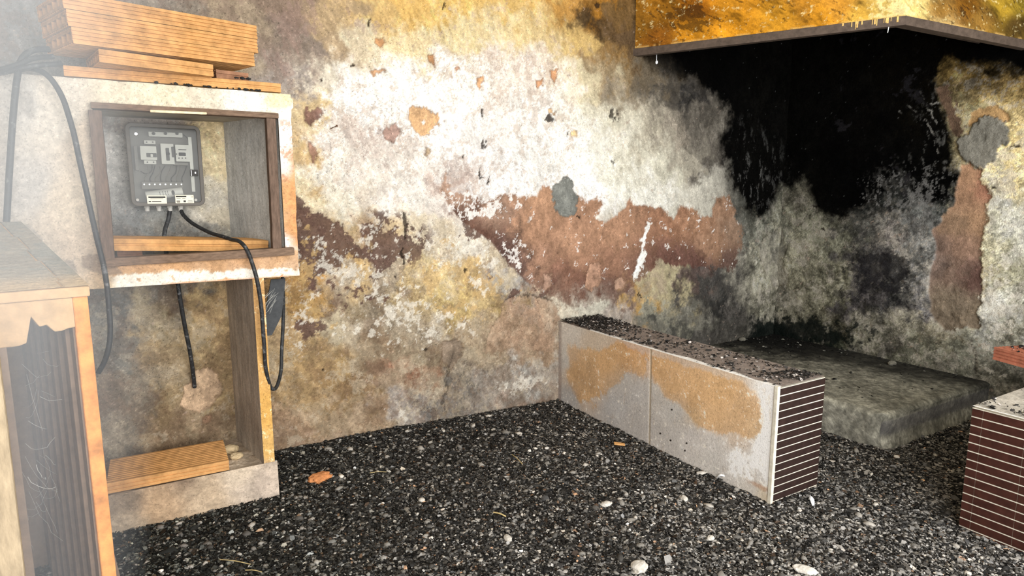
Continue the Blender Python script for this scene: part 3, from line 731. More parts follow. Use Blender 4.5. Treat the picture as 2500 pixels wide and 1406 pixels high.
wedge = lambda X, Y, u, v: np.where((X > 1440), v * 500 - 11 + 22 * fbm(u * 7, v * 0, 433, 4), 60)
tp = panel('top_slab', (XL0, YL, ZT), (XL0, .0, ZT), (XL1, YL, ZT), dustytop((132, 122, 116), 401, wedge), (420, 90), nrm=(0, 0, 1)); keep(tp, lw)
keep(MB().box(XL0 - .006, XL0 + .012, YL - .006, YL + .014, -.06, ZT + .004).build('corner_trim', M_GROUT, bevel=.003), lw)


def mosaic(axis, a0, a1, fixed, z0, z1, n, parent, m, sign):
    """rows of long thin tiles standing proud of their grout"""
    g = MB(); t = MB(); ph = (z1 - z0) / n
    def bx(mb, u0, u1, d0, d1, zz0, zz1):
        if axis == 'x': mb.box(u0, u1, min(fixed + sign * d0, fixed + sign * d1), max(fixed + sign * d0, fixed + sign * d1), zz0, zz1)
        else: mb.box(min(fixed + sign * d0, fixed + sign * d1), max(fixed + sign * d0, fixed + sign * d1), u0, u1, zz0, zz1)
    bx(g, a0, a1, -.02, .0025, z0, z1)
    L_ = .145
    for i in range(n):
        off = 0
        x = a0
        while x < a1 - .002:
            x2 = min(x + L_, a1)
            if a1 - x2 < .03: x2 = a1
            bx(t, x + .0006, x2 - .0006, 0, .0045, z0 + i * ph + .0025, z0 + (i + 1) * ph - .0025)
            x = x2
    keep(g.build('grout', M_GROUT), parent)
    keep(t.build('mosaic_tiles', m, bevel=.0008), parent)


mosaic('x', XL0 + .014, XL1, YL, -.02, ZT - .006, 16, lw, M_TILE, -1)
keep(MB().box(XL1 - .004, XL1, YL, 0, -.06, ZT - .004).build('far_side', M_PLAIN), lw)

# husks lying on its top
def top_litter(name, n, fn, label, x0, x1, y0, y1, z, dark=True):
    x = rng.uniform(x0, x1, n); y = rng.uniform(y0, y1, n)
    w = fn(x, y); k = rng.uniform(0, 1, n) < w
    x, y, w = x[k], y[k], w[k]
    P = np.stack([x, y, z + .003 + rng.uniform(0, 1, len(x)) * .03 * np.clip(w - .5, 0, 1)], -1)
    g = rng.uniform(18, 62, len(x)); g = np.where(rng.uniform(0, 1, len(x)) > .8, rng.uniform(90, 190, len(x)), g)
    c = lin(np.stack([g * 1.04, g, g * .97], -1))
    return tag(scatter(name, P, rng.lognormal(math.log(.0058), .4, len(x)), c, M_CHIP, tilt=.5), label, 'husk litter', kind='stuff')


top_litter('husk_heap', 9000, lambda x, y: np.clip(1.4 * np.exp(-((y + .12) / .26) ** 2) + .7 * np.exp(-((y + 1.64) / .1) ** 2) * (x > -1.5) + .10 + .5 * ss(.08, .2, fbm(x * 9, y * 9, 77)), 0, 1),
           'dark husks heaped and scattered along the top of the low tiled wall', XL0 + .01, XL1 - .01, YL + .01, -.01, ZT + .001)

# ------------------------------------------------------------------ second low wall at the right
rb = tag(empty('maroon_tiled_wall', (BX, BY0, 0)), 'low wall with maroon striped mosaic end at the right edge', 'low wall')
keep(MB().box(BX + .01, XR - .01, BY1 + .004, BY0 - .004, -.06, BZ - .004).build('core', M_PLAIN), rb)
mosaic('y', BY1, BY0, BX, -.02, BZ - .008, 15, rb, M_TILER, -1)
wedge2 = lambda X, Y, u, v: np.minimum(u, v * 1.0) * 600 - 3
tp = panel('top_slab', (BX - .004, BY1, BZ), (BX - .004, BY0, BZ), (XR, BY1, BZ), dustytop((175, 170, 160), 421, lambda X, Y, u, v: v * 700 - 4), (80, 300), nrm=(0, 0, 1)); keep(tp, rb)
top_litter('loose_husks', 3500, lambda x, y: np.clip(.08 + ss(.04, .16, fbm(x * 8, y * 8, 79)), 0, 1), 'dark husks sprinkled over the top of the maroon tiled wall', BX + .01, XR - .1, BY1 + .01, BY0 - .01, BZ)

# ------------------------------------------------------------------ hearth slab
def slab():
    nu, nv = 240, 260
    u, v = np.meshgrid(np.linspace(0, 1, nu), np.linspace(0, 1, nv))
    # wrap: top surface then rounded over edge and down the two visible sides
    r = .03; H = SZ
    prof = lambda t, L_: None
    X0, X1, Y0, Y1 = SX, XR, SY, .0
    # x profile: first 25% of samples walk down the left side
    def walk(t):
        s = t * (H + .06 + r + (1.3))
        return s
    Lx = (X1 - X0); Ly = (Y1 - Y0)
    sx = u * (H + .07 + Lx); sy = v * (H + .07 + Ly)
    dx = sx - (H + .07); dy = sy - (H + .07)     # negative -> down the side
    x = X0 + np.maximum(dx, 0); y = Y0 + np.maximum(dy, 0)
    drop = np.maximum(np.maximum(-dx, -dy), 0)
    # round edge
    ex = np.clip(1 - np.maximum(dx, 0) / r, 0, 1); ey = np.clip(1 - np.maximum(dy, 0) / r, 0, 1)
    e = np.minimum(np.sqrt(ex ** 2 + ey ** 2), 1.2)
    z = H - drop - r * .55 * e ** 2
    n1 = fbm(sx * 3, sy * 3, 501, 5); n2 = fbm(sx * 14, sy * 14, 511, 5, .65)
    z = z + .012 * n1 + .004 * n2
    # round plan corner
    cr = .09
    qx = np.clip((X0 + cr) - x, 0, cr); qy = np.clip((Y0 + cr) - y, 0, cr)
    rr = np.hypot(qx, qy); k = np.where(rr > cr, cr / np.maximum(rr, 1e-6), 1)
    x = np.where((qx > 0) & (qy > 0), X0 + cr - qx * k, x); y = np.where((qx > 0) & (qy > 0), Y0 + cr - qy * k, y)
    side = ss(0, .03, drop)
    x = x - np.where(dx < 0, 1, 0) * (.015 * n1 + .006 * n2 + .03 * drop); y = y - np.where(dy < 0, 1, 0) * (.015 * n1 + .006 * n2 + .06 * ss(.1, .2, drop) * .4)
    P = np.stack([x, y, z], -1)
    X, Y = proj(P.reshape(-1, 3)); X = X.reshape(x.shape); Y = Y.reshape(x.shape)
    n3 = fbm(sx * 45, sy * 45, 521, 5, .75)
    c = lin((120, 119, 109)) * np.exp(1.0 * n1 + 1.3 * n2 + 2.4 * n3)[..., None]
    c = over(side * .5, lin((142, 140, 130)) * np.exp(1.5 * n2 + 2.2 * n3)[..., None], c)
    frt = ((dy < 0) & (dx > 0)).astype(float)
    c = over(frt * ss(.02, .03, drop) * ss(.12, .09, drop) * .6, lin((88, 86, 90)), c)
    soot = ss(.95, .25, np.hypot((x - XR + .1) / 1.0, (y - .0) / 1.0) + .35 * n1 + .25 * n2)
    c = over(soot * .93, (.006, .006, .006), c)
    ashes = ss(40, -10, (Y - (838 + (X - 1780) * .16)) + 30 * n2) 
    c = over(np.clip(ashes, 0, 1) * .85, (.008, .008, .008), c)
    return grid('hearth_slab', P, np.clip(c, .004, .8), M_PAINT)


hs = tag(slab(), 'raised grey cement hearth slab with rounded edges under the hood', 'hearth')
x = rng.uniform(SX + .1, XR - .02, 2600); y = rng.uniform(SY + .1, -.02, 2600)
w = np.clip(1.3 - (np.hypot(x - XR, y) / .75), .05, 1) + .5 * np.exp(-((XR - x) / .08) ** 2)
k = rng.uniform(0, 1, len(x)) < w; x, y = x[k], y[k]
g = rng.uniform(12, 45, len(x)); g = np.where(rng.uniform(0, 1, len(x)) > .88, rng.uniform(90, 170, len(x)), g)
P = np.stack([x, y, SZ + .004 + .012 * fbm(x * 3, y * 3, 501, 5) + 0 * x], -1)
tag(scatter('cinders', P, rng.lognormal(math.log(.006), .5, len(x)), lin(np.stack([g, g, g * .95], -1)), M_CHIP, tilt=.4), 'black cinders and crumbs scattered at the back of the hearth slab', 'cinders', kind='stuff')

# ------------------------------------------------------------------ chimney hood
HZ = 2.314
A = at(1548, 137, 1, 0.0); B = at(2207, 62, 2, HZ); Cc = at(2500, 118, 2, HZ)
A[2] = HZ; A[1] = .02
dirBC = (Cc - B) / np.linalg.norm(Cc - B)
Cp = at(2506, 121, 0, XR - .005)
up = np.array([0, 0, 1.0])
hood = tag(empty('chimney_hood', tuple(A)), 'ochre stained plaster chimney hood with brown steel rim above the hearth', 'chimney hood')
inward = np.array([.25, .45, 0]) * .1
TOP = 2.95
A2 = A.copy(); A2[2] = TOP; B2 = B + np.array([.06, .10, 0]); B2[2] = TOP; C2 = Cp + np.array([0, .06, 0]); C2[2] = TOP


HOODC = [(1600,90,150,95,30),(1560,60,165,115,40),(1600,20,190,130,40),(1700,70,205,140,35),(1700,20,170,105,25),(1800,60,225,155,40),(1800,10,210,145,40),(1900,40,230,165,50),(1950,10,215,150,50),(2000,50,230,160,45),(2050,10,225,160,60),(2100,30,235,185,80),(2150,15,245,210,120),(2200,15,248,225,150),(2230,20,240,215,140),(2300,30,175,130,60),(2300,60,220,190,130),(2360,20,150,100,30),(2400,50,160,120,55),(2450,20,215,175,60),(2480,60,110,85,40),(2490,10,225,190,70)]
f_hood = palette(HOODC, soft=12)


def hoodface(X, Y, u, v):
    # streaks climbing diagonally
    s = u * 1.0 - v * .9; t = u * .7 + v * .9
    n1 = fbm(s * 3.5, t * 9, 601, 6, .65); n2 = fbm(s * 12, t * 40, 611, 6, .7); n3 = fbm(u * 40, v * 40, 621, 5, .7)
    c = f_hood(X + 40 * n1, Y + 20 * n2) * (.86 + 1.3 * n1 + 1.2 * n2)[..., None] * (1 - .3 * ss(2240, 2300, X))[..., None] * np.array([1, 1.0, .95])
    dk = ss(.06, .16, n2 + .9 * np.clip(1 - np.hypot((X - 1680) / 90, (Y - 40) / 50), 0, 1) * .35 - .05 + .25 * n3)
    c = over(dk * .75, lin((40, 26, 14)), c)
    wl = ss(.0, .12, n3 + .8 * np.clip(1 - np.abs(X - 2180) / 110, 0, 1) * .35 - .14)
    c = over(wl * .6, lin((250, 232, 170)), c)
    e = v * 100 + 2.2 * n2
    c = over(ss(1.8, .4, e) * ss(-.05, .1, fbm(u * 14, u * 0, 631)) * .55, lin((230, 190, 115)), c)
    return c * .9, .006 * n1 + .003 * n3


b4 = np.array([0, 0, .048])
for (a, b, a2) in ((A, B, A2), (B, Cp, B2)):
    b2 = B2 if a is A else C2
    nu, nv = (420, 150)
    u, v = np.meshgrid(np.linspace(0, 1, nu), np.linspace(0, 1, nv))
    bot = (a + b4) + u[..., None] * (b - a); tp_ = a2 + u[..., None] * (b2 - a2)
    Pg = bot * (1 - v[..., None]) + tp_ * v[..., None]
    X, Y = proj(Pg.reshape(-1, 3)); X = X.reshape(u.shape); Y = Y.reshape(u.shape)
    lu = np.linalg.norm(b - a)
    cc, hh = hoodface(X, Y, u * lu, v * .6)
    nn = np.cross(b - a, up); nn /= np.linalg.norm(nn)
    if nn @ (CAM - a) < 0: nn = -nn
    Pg = Pg + (hh * np.clip(np.minimum(u, 1 - u) / .02, 0, 1))[..., None] * nn
    keep(grid('hood_panel', Pg, np.clip(cc, .004, .85), M_PAINT), hood)
    # rim
    mb = MB(); o1 = nn * .012; o0 = -nn * .03
    ov = (b - a) / lu * (.011 if a is A else 0)
    b = b + ov
    mb.hexa([a + o1, b + o1, b + o0, a + o0], [a + o1 + b4, b + o1 + b4, b + o0 + b4, a + o0 + b4])
    keep(mb.build('steel_rim', M_STEEL, bevel=.002), hood)
    b = b - ov
    if a is A: rim_n = nn; rim_d = (b - a) / lu
    # inner sooty lining
    mb = MB(); i0 = -nn * .035; i1 = -nn * .06
    mb.hexa([a + i0 + b4 * .5, b + i0 + b4 * .5, b + i1 + b4 * .5, a + i1 + b4 * .5], [a2 + i0, b2 + i0, b2 + i1, a2 + i1])
    keep(mb.build('sooty_lining', M_SOOT), hood)
    dr = MB()
M_DRIP = mat('yellowed_paint_drips', lin((214, 178, 110)), namp=.3, bump=.3)
for k_ in range(17):
    s_ = .012 + rng.uniform(0, .30) ** 1.0; w__ = rng.uniform(.0015, .005); l__ = rng.uniform(.012, .046)
    p_ = B - rim_d * s_ + rim_n * .0118 + b4
    dp_ = MB(); dp_.hexa([p_ - rim_d * w__ - [0, 0, l__], p_ + rim_d * w__ - [0, 0, l__], p_ + rim_d * w__ + rim_n * .0015 - [0, 0, l__], p_ - rim_d * w__ + rim_n * .0015 - [0, 0, l__]],
             [p_ - rim_d * w__, p_ + rim_d * w__, p_ + rim_d * w__ + rim_n * .003, p_ - rim_d * w__ + rim_n * .003])
    keep(dp_.build('paint_drip', M_DRIP, bevel=.0006), hood)
keep(MB().cyl(B + np.array([-.05, .08, .02]), B + np.array([.9, .02, .02]), .008).build('inner_rod', M_STEEL), hood)

# ------------------------------------------------------------------ masonry meter cabinet
FY = -.45
CX0, CX1, CZ0, CZ1 = -4.75, -3.385, 1.03, 1.825
OX0, OX1, OZ0, OZ1 = -4.115, -3.44, 1.13, 1.735        # opening in the face
CABC = [(60,250,195,192,186),(60,450,190,186,180),(150,300,215,208,195),(170,500,205,192,172),(130,230,220,212,198),(200,330,195,180,160),(180,620,205,190,170),(120,640,200,188,170),
 (300,225,232,222,198),(400,235,235,225,198),(500,235,225,215,195),(600,235,240,238,230),(690,240,235,220,180),(700,300,250,250,248),(705,380,245,240,232),(700,480,215,165,115),(708,560,210,160,110),(690,590,250,250,250),
 (280,665,200,175,145),(350,640,190,155,120),(420,640,200,160,120),(520,640,195,160,125),(600,635,215,170,130),(690,630,215,175,135),(300,690,235,215,175),(400,690,245,235,205),(500,685,245,240,225),(600,670,248,245,238),(700,650,245,240,230),(700,672,225,165,105),(480,700,215,160,110)]
f_cab = palette(CABC, soft=12)


def cabface(X, Y, u, v):
    n1 = fbm(X * .012, Y * .012, 701, 6, .62); n2 = fbm(X * .05, Y * .05, 711, 6, .7); n3 = fbm(X * .15, Y * .15, 721, 4, .7)
    c = f_cab(X + 18 * n1, Y + 14 * n2) * (1 + .12 * n1 + .2 * n2 + .12 * n3)[..., None]
    wh = lin((246, 240, 226)); br = lin((208, 165, 122))
    # white wash with broken brown edge on the lower ledge
    edge = Y - (668 - (X - 280) * .035) + 26 * n2 + 14 * n1
    m1 = ss(-3, 3, edge) * ss(620, 640, Y + (X - 200) * .05) * ss(265, 290, X)
    c = over(m1, wh * (1 + .2 * n2)[..., None], c)
    m2 = (1 - ss(-3, 3, edge)) * ss(612, 622, Y + (X - 600) * .06) * ss(250, 280, X)
    c = over(m2 * .8, br * (1 + .4 * n1 + .3 * n2)[..., None], c)
    c = over(m1 * ss(.16, .2, n2 + .3 * n3) * .8, br, c)
    low = Y - (700 - (X - 280) * .058) + 10 * n2
    c = over(ss(-5, 0, low) * .8 * ss(380, 430, X), lin((215, 150, 95)), c)
    # right pillar: orange clay along the corner, white in the middle
    m3 = ss(690, 720, X + 30 * n2 + 18 * n1 - (Y - 300) * .02) * ss(330, 400, Y) * ss(620, 590, Y)
    c = over(m3 * .9, lin((220, 160, 108)) * (1 + .3 * n2)[..., None], c)
    m4 = ss(.1, .16, n2 + .25 * n1) * ss(670, 690, X) * ss(620, 600, Y) * ss(280, 300, Y)
    c = over(m4 * .7, lin((190, 140, 105)), c)
    # pitted brown zone left of the frame
    m5 = ss(.02, .1, n2 + .5 * n1 - .02) * ss(196, 212, X - (Y - 260) * .07) * ss(262, 300, Y) * ss(520, 480, Y)
    c = over(m5 * .6 * ss(300, 240, X), lin((140, 122, 108)), c)
    q = sdf(X, Y, [(42,222),(78,222),(82,250),(86,288),(74,290),(62,275),(44,262)]) + 8 * n2
    c = over(ss(2, -2, q) * .6, lin((160, 155, 148)), c)
    q = sdf(X, Y, [(200,625),(240,620),(275,640),(300,668),(250,672),(200,650)]) + 8 * n2
    c = over(ss(2, -2, q) * .7, lin((145, 128, 112)), c)
    q = sdf(X, Y, [(50,545),(75,550),(100,580),(120,615),(150,640),(182,630),(186,670),(200,690),(190,705),(120,690),(60,600)]) + 10 * n2
    c = over(ss(2, -2, q) * .6, lin((142, 138, 132)), c)
    c = over(ss(.23, .26, n2) * .35, lin((110, 95, 82)), c)
    return c * (.82 + .3 * n2 + .25 * n3)[..., None], .010 * n1 + .003 * n2


cab = tag(empty('meter_cabinet', (CX1, FY, 0)), 'plastered masonry cabinet on the back wall, open niche above and shelf below', 'masonry cabinet')


def cab_panel(x0, x1, z0, z1, n, name='plaster_face', y=FY):
    keep(panel(name, (x0, y, z0), (x1, y, z0), (x0, y, z1), cabface, n, nrm=(0, -1, 0)), cab)


# the front face is one rough sheet with the opening cut out, with returns
def cab_front():
    step = .005
    xs = np.arange(CX0, CX1 + .012, step); zs = np.arange(CZ0, CZ1 + .001, step)
    x, z = np.meshgrid(xs, zs)
    xx = np.minimum(x, CX1 + .006 * fbm(z * 14, z * 0, 731) * 2 + np.where((z > 1.76), .018 * np.sin(np.clip((z - 1.76) / .05, 0, 1) * math.pi), 0) + .0)
    P = np.stack([xx, np.full_like(x, FY), z], -1)
    X, Y = proj(P.reshape(-1, 3)); X = X.reshape(x.shape); Y = Y.reshape(x.shape)
    c, h = cabface(X, Y, x, z)
    P[..., 1] -= h
    # top edge gently uneven
    P[..., 2] += np.where(z > CZ1 - .02, .006 * fbm(x * 10, z * 0, 741), 0)
    hole = (x > OX0) & (x < OX1) & (z > OZ0) & (z < OZ1)
    nv, nu = x.shape
    me = bpy.data.meshes.new('plaster_face')
    i = np.arange(nu * nv).reshape(nv, nu)
    hc = hole[:-1, :-1] & hole[1:, 1:]
    q = np.stack([i[:-1, :-1], i[:-1, 1:], i[1:, 1:], i[1:, :-1]], -1)[~hc]
    me.vertices.add(nu * nv); me.vertices.foreach_set('co', P.reshape(-1).astype(np.float32))
    me.loops.add(q.size); me.loops.foreach_set('vertex_index', q.reshape(-1).astype(np.int32))
    me.polygons.add(len(q)); me.polygons.foreach_set('loop_start', (np.arange(len(q)) * 4).astype(np.int32)); me.polygons.foreach_set('loop_total', np.full(len(q), 4, np.int32))
    me.update(calc_edges=True); me.polygons.foreach_set('use_smooth', np.ones(len(q), bool))
    a = me.color_attributes.new('col', 'FLOAT_COLOR', 'POINT'); cc = np.ones((nu * nv, 4), np.float32); cc[:, :3] = np.clip(c, .003, .88).reshape(-1, 3); a.data.foreach_set('color', cc.reshape(-1))
    me.materials.append(M_PAINT)
    o = bpy.data.objects.new('plaster_face', me); COL.objects.link(o); keep(o, cab)


cab_front()


def greyface(base, seed, amp=1.0, grain=(30, 6)):
    def f(X, Y, u, v):
        n1 = fbm(u * 6, v * 6, seed, 6, .65); n2 = fbm(u * grain[0], v * grain[1], seed + 7, 6, .72)
        c = lin(base) * (1 + amp * .6 * n1 + amp * .7 * n2)[..., None]
        return c, .004 * n1 + .002 * n2
    return f


TH = .004
# body behind the face (walls of the box): solid slabs
M_BODY = mat('grey_plastered_block', lin((176, 168, 152)), nscale=12, namp=.25, bump=.4)
keep(MB().box(CX0, CX1 - .004, FY + TH, -.0, OZ1, CZ1 - .006).build('top_slab', M_BODY), cab)
keep(MB().box(CX0, CX1 - .004, FY + TH, -.0, CZ0 + .004, OZ0 - .01).build('niche_floor_slab', M_BODY), cab)
keep(MB().box(OX1 + .004, CX1 - .004, FY + TH, -.0, OZ0 - .01, OZ1).build('side_wall', M_BODY), cab)
keep(MB().box(CX0, OX0 - .004, FY + TH, -.0, OZ0 - .01, OZ1).build('side_wall', M_BODY), cab)
# niche inner right cheek, splayed like in the photo
keep(panel('inner_cheek', (OX1 + .002, FY + .03, OZ0 - .01), (-3.61, -.0, OZ0 - .01), (OX1 + .002, FY + .03, OZ1), greyface((188, 188, 184), 751, 1.0, (50, 8)), (120, 160), nrm=(-1, 0, 0)), cab)


def bar(name, p, q, w, d, m, parent, face=(0, -1, 0), bevel=.003):
    """squared timber from p to q: w across, d deep"""
    p = np.array(p, float); q = np.array(q, float); ax = (q - p) / np.linalg.norm(q - p)
    f = np.array(face, float); f -= ax * (f @ ax); f /= np.linalg.norm(f); s = np.cross(ax, f)
    mb = MB()
    c = [(-1, -1), (1, -1), (1, 1), (-1, 1)]
    n = 10; rings = []
    for i in range(n + 1):
        t = i / n; o = p + (q - p) * t
        ww = w * (1 + rng.uniform(-.06, .06)); dd = d * (1 + rng.uniform(-.03, .03))
        rings.append([o + s * a * ww / 2 + f * b * dd / 2 for a, b in c])
    vs = [v for r_ in rings for v in r_]
    fs = [(0, 1, 2, 3), tuple(4 * n + k for k in (3, 2, 1, 0))]
    for i in range(n):
        for k in range(4):
            fs.append((4 * i + k, 4 * i + (k + 1) % 4, 4 * i + 4 + (k + 1) % 4, 4 * i + 4 + k))
    mb.add(vs, fs)
    o = mb.build(name, m, bevel=bevel)
    return keep(o, parent) if parent else o


fr = empty('niche_frame', (OX0, FY, OZ0)); keep(fr, cab); fr['label'] = 'weathered brown wooden frame'
bpy.context.view_layer.update()
y_ = FY - .004
pa = at(228, 262, 1, y_); pb = at(680, 282, 1, y_)
bar('top_rail', at(222, 258, 1, y_), at(678, 284, 1, y_), .022, .05, M_WOOD, fr)
bar('left_stile', at(232, 270, 1, y_), at(266, 636, 1, y_), .042, .05, M_WOODV, fr)
bar('right_stile', at(659, 290, 1, y_), at(675, 612, 1, y_), .036, .05, M_WOODV, fr)
bar('sill', at(258, 640, 1, y_), at(716, 612, 1, y_), .034, .055, M_WOOD, fr)
# painted splinter on the top rail
sp = MB(); p0 = at(366, 272, 1, y_ - .03); p1 = at(500, 276, 1, y_ - .03)
bar('painted_splinter', at(366, 271, 1, y_ - .028), at(505, 277, 1, y_ - .028), .010, .008, mat('flaking_cream_paint', lin((232, 215, 180)), namp=.3, bump=.4), fr)

# lower open shelf : upright, plinth
upr = MB()
UX0, UX1 = -3.605, -3.538
zb, zt = .10, 1.03
upr_face = [(640,720,190,150,100),(655,900,200,158,98),(655,1000,205,160,90),(650,1100,205,165,100),(650,1160,185,165,140)]
f_up = palette(upr_face)


def upface(X, Y, u, v):
    n1 = fbm(X * .02, Y * .02, 761, 6, .65); n2 = fbm(X * .08, Y * .08, 771, 6, .7)
    c = f_up(X, Y) * (1 + .3 * n1 + .35 * n2)[..., None]
    c = over(ss(.15, .2, n2), lin((235, 215, 170)), c)
    return c, .004 * n1 + .002 * n2


keep(panel('upright_face', (UX0 + .02, FY, -.02), (UX1, FY, -.02), (UX0 + .02, FY, zt), upface, (30, 320), nrm=(0, -1, 0)), cab)
keep(MB().hexa([(UX0 + .022, FY + .004, -.02), (UX1 - .002, FY + .004, -.02), (UX1 - .002, 0, -.02), (-3.63, 0, -.02)], [(UX0 + .022, FY + .004, zt), (UX1 - .002, FY + .004, zt), (UX1 - .002, 0, zt), (-3.63, 0, zt)]).build('upright', M_BODY), cab)
keep(panel('upright_cheek', (UX0 + .02, FY, -.02), (-3.645, 0, -.02), (UX0 + .02, FY, zt), greyface((178, 170, 158), 781, 1.3, (40, 6)), (100, 300), nrm=(-1, 0, 0)), cab)

PL = [(300,1280,165,150,130),(400,1230,175,150,122),(500,1200,185,165,140),(600,1150,190,175,155),(640,1180,185,170,155),(300,1220,140,125,108),(450,1150,130,112,95)]
f_pl = palette(PL)


def plface(X, Y, u, v):
    n1 = fbm(u * 7, v * 7, 791, 6, .65); n2 = fbm(u * 30, v * 30, 801, 6, .7)
    return f_pl(X + 60 * n1, Y) * (.9 + .9 * n1 + .8 * n2)[..., None], .03 * n1 + .006 * n2


keep(panel('plinth_face', (-4.75, FY - .012, -.04), (UX1 + .01, FY - .012, -.04), (-4.75, FY - .005, .178), plface, (260, 60), nrm=(0, -1, 0)), cab)
keep(panel('plinth_top', (-4.75, FY - .006, .17), (UX1 - .01, FY - .006, .17), (-4.75, 0, .15), plface, (260, 90), nrm=(0, 0, 1)), cab)
keep(MB().box(-4.75, UX1 + .004, FY, -.0, -.05, .14).build('plinth_core', M_BODY), cab)

# slate flap under the box
q = [at(662, 682, 1, -.30), at(697, 680, 1, -.30), at(688, 770, 1, -.30), at(664, 818, 1, -.30), at(637, 822, 1, -.30)]
mb = MB(); n = len(q); mb.add([p for p in q] + [p + np.array([0, .012, 0]) for p in q], [tuple(range(n)), tuple(range(2 * n - 1, n - 1, -1))] + [(i, (i + 1) % n, n + (i + 1) % n, n + i) for i in range(n)])
tag(mb.build('felt_flap', M_SLATE), 'dark grey tapered felt flap hanging under the cabinet beside the cable loop', 'flap')

# ------------------------------------------------------------------ hollow clay bricks
def brick(name, p, ax, L_, D, T, holes, m, label, group=None, grooves=4, rows=1, tiltz=0.0, wall_t=.007, front='-'):
    """p = near bottom-left corner, ax = unit vector of its length, depth goes to the left-hand normal; hollow from end to end"""
    ax = np.array([ax[0], ax[1], tiltz]); ax /= np.linalg.norm(ax)
    dp = np.array([-ax[1], ax[0], 0]); dp /= np.linalg.norm(dp); upv = np.cross(ax, dp)
    p = np.array(p, float)
    # outer section (depth, height) with grooves on all four sides
    sec = []
    gd = .0046
    def side(a, b, nrm_, k):
        a = np.array(a); b = np.array(b); nrm_ = np.array(nrm_)
        out = [a]
        for i in range(k):
            c = (i + 1) / (k + 1)
            w = .22 / (k + 1)
            for t_, g_ in ((c - w, 0), (c - w * .6, gd), (c + w * .6, gd), (c + w, 0)): out.append(a + (b - a) * t_ + nrm_ * g_)
        return out
    kd = max(6, int(D / .022))
    sec += side((0, 0), (D, 0), (0, 1), kd); sec += side((D, 0), (D, T), (-1, 0), grooves); sec += side((D, T), (0, T), (0, -1), kd); sec += side((0, T), (0, 0), (1, 0), grooves)
    sec = np.array(sec); n = len(sec)
    W3 = lambda s, t: p + ax * t + dp * s[0] + upv * s[1]
    mb = MB()
    vs = [W3(s, 0) for s in sec] + [W3(s, L_) for s in sec]
    mb.add(vs, [(i, (i + 1) % n, n + (i + 1) % n, n + i) for i in range(n)])
    body = mb.build('ribbed_body', m)
    # webs : end faces as a lattice with see-through cells
    mb = MB()
    cw = (D - wall_t) / holes; ch = (T - wall_t) / rows
    for e, (t0, t1) in enumerate(((0.0006, L_ - .0006),)):
        for i in range(holes + 1):
            s0 = min(max(i * cw, .0060), D - wall_t - .0060); mb.hexa([W3((s0, .0056), t0), W3((s0 + wall_t, .0056), t0), W3((s0 + wall_t, .0056), t1), W3((s0, .0056), t1)], [W3((s0, T - .0056), t0), W3((s0 + wall_t, T - .0056), t0), W3((s0 + wall_t, T - .0056), t1), W3((s0, T - .0056), t1)])
        for j in range(rows + 1):
            z0 = j * ch; z0 = max(z0, .0056) if j == 0 else (min(z0, T - wall_t - .0056))
            mb.hexa([W3((.0060, z0), t0), W3((D - .0060, z0), t0), W3((D - .0060, z0), t1), W3((.0060, z0), t1)], [W3((.0060, z0 + wall_t), t0), W3((D - .0060, z0 + wall_t), t0), W3((D - .0060, z0 + wall_t), t1), W3((.0060, z0 + wall_t), t1)])
    web = mb.build('hollow_core', m)
    root = empty(name, tuple(p)); tag(root, label, 'brick', group)
    keep(body, root); keep(web, root)
    return root


GB = 'hollow bricks stacked on the cabinet'
z0 = CZ1 + .004
p = at(157, 190, 1, FY - .002)
brick('hollow_brick', (p[0], FY - .002, z0), (1, .0), .765, .25, .037, 8, M_CLAY, 'lowest long hollow clay brick lying flush on the cabinet top', GB, grooves=1)
z1 = z0 + .040
brick('hollow_brick', (-4.07, -.57, z1), (math.cos(.20), math.sin(.20)), .39, .26, .046, 6, M_CLAY, 'shorter orange hollow brick wedged second from the bottom of the stack', GB, grooves=1, tiltz=-.01)
brick('broken_brick', (-3.672, -.44, z1), (math.cos(.2), math.sin(.2)), .13, .2, .034, 5, M_CLAYD, 'broken dull brick stub beside the second brick of the stack', None, grooves=1)
z2 = z1 + .048
a_ = math.radians(20)
for i, (lab, dx, dy, dl) in enumerate((('ribbed hollow brick, third from the bottom of the cabinet stack', .0, -.003, -.03), ('ribbed hollow brick between two others near the top of the stack', -.010, .0, 0), ('topmost ribbed hollow brick of the stack, cut by the photo top', -.018, .0, .01))):
    brick('hollow_brick', (-4.14 + dx, -.61 + dy, z2 + i * .0575), (math.cos(a_), math.sin(a_)), .70 + dl, .29, .055, 5, M_CLAY, lab, GB, grooves=3, tiltz=.035, wall_t=.009)

# brick in the niche, brick on the lower shelf, bricks on the right wall
brick('niche_brick', (-4.095, -.385, 1.172), (1, .05), .60, .23, .048, 6, M_CLAY, 'hollow clay brick lying inside the niche below the electrical box', None, grooves=1, tiltz=-.055)
brick('brick_stub', (-4.08, -.30, 1.122), (1, .0), .09, .12, .042, 3, M_CLAYD, 'dull brick stub propping the left end of the niche brick', None, grooves=1)
brick('shelf_brick', tuple(at(262, 1206, 2, .178)), (math.cos(-.02), math.sin(-.02)), .46, .27, .045, 7, M_CLAY, 'ribbed orange brick lying on the lower shelf of the cabinet', None, grooves=2)
Q = np.array([-.49, -2.02, .605])
d2 = np.array([.937, -.35, 0]); d1 = np.array([-.35, -.937, 0])
brick('hollow_brick', tuple(Q + d1 * .5), tuple(-d1[:2]), .5, .0 + .25, .062, 5, M_CLAYR, 'red ribbed brick overhanging the maroon tiled wall', None, grooves=3) if False else None
o_ = Q + d1 * .5 
ax_ = -d1
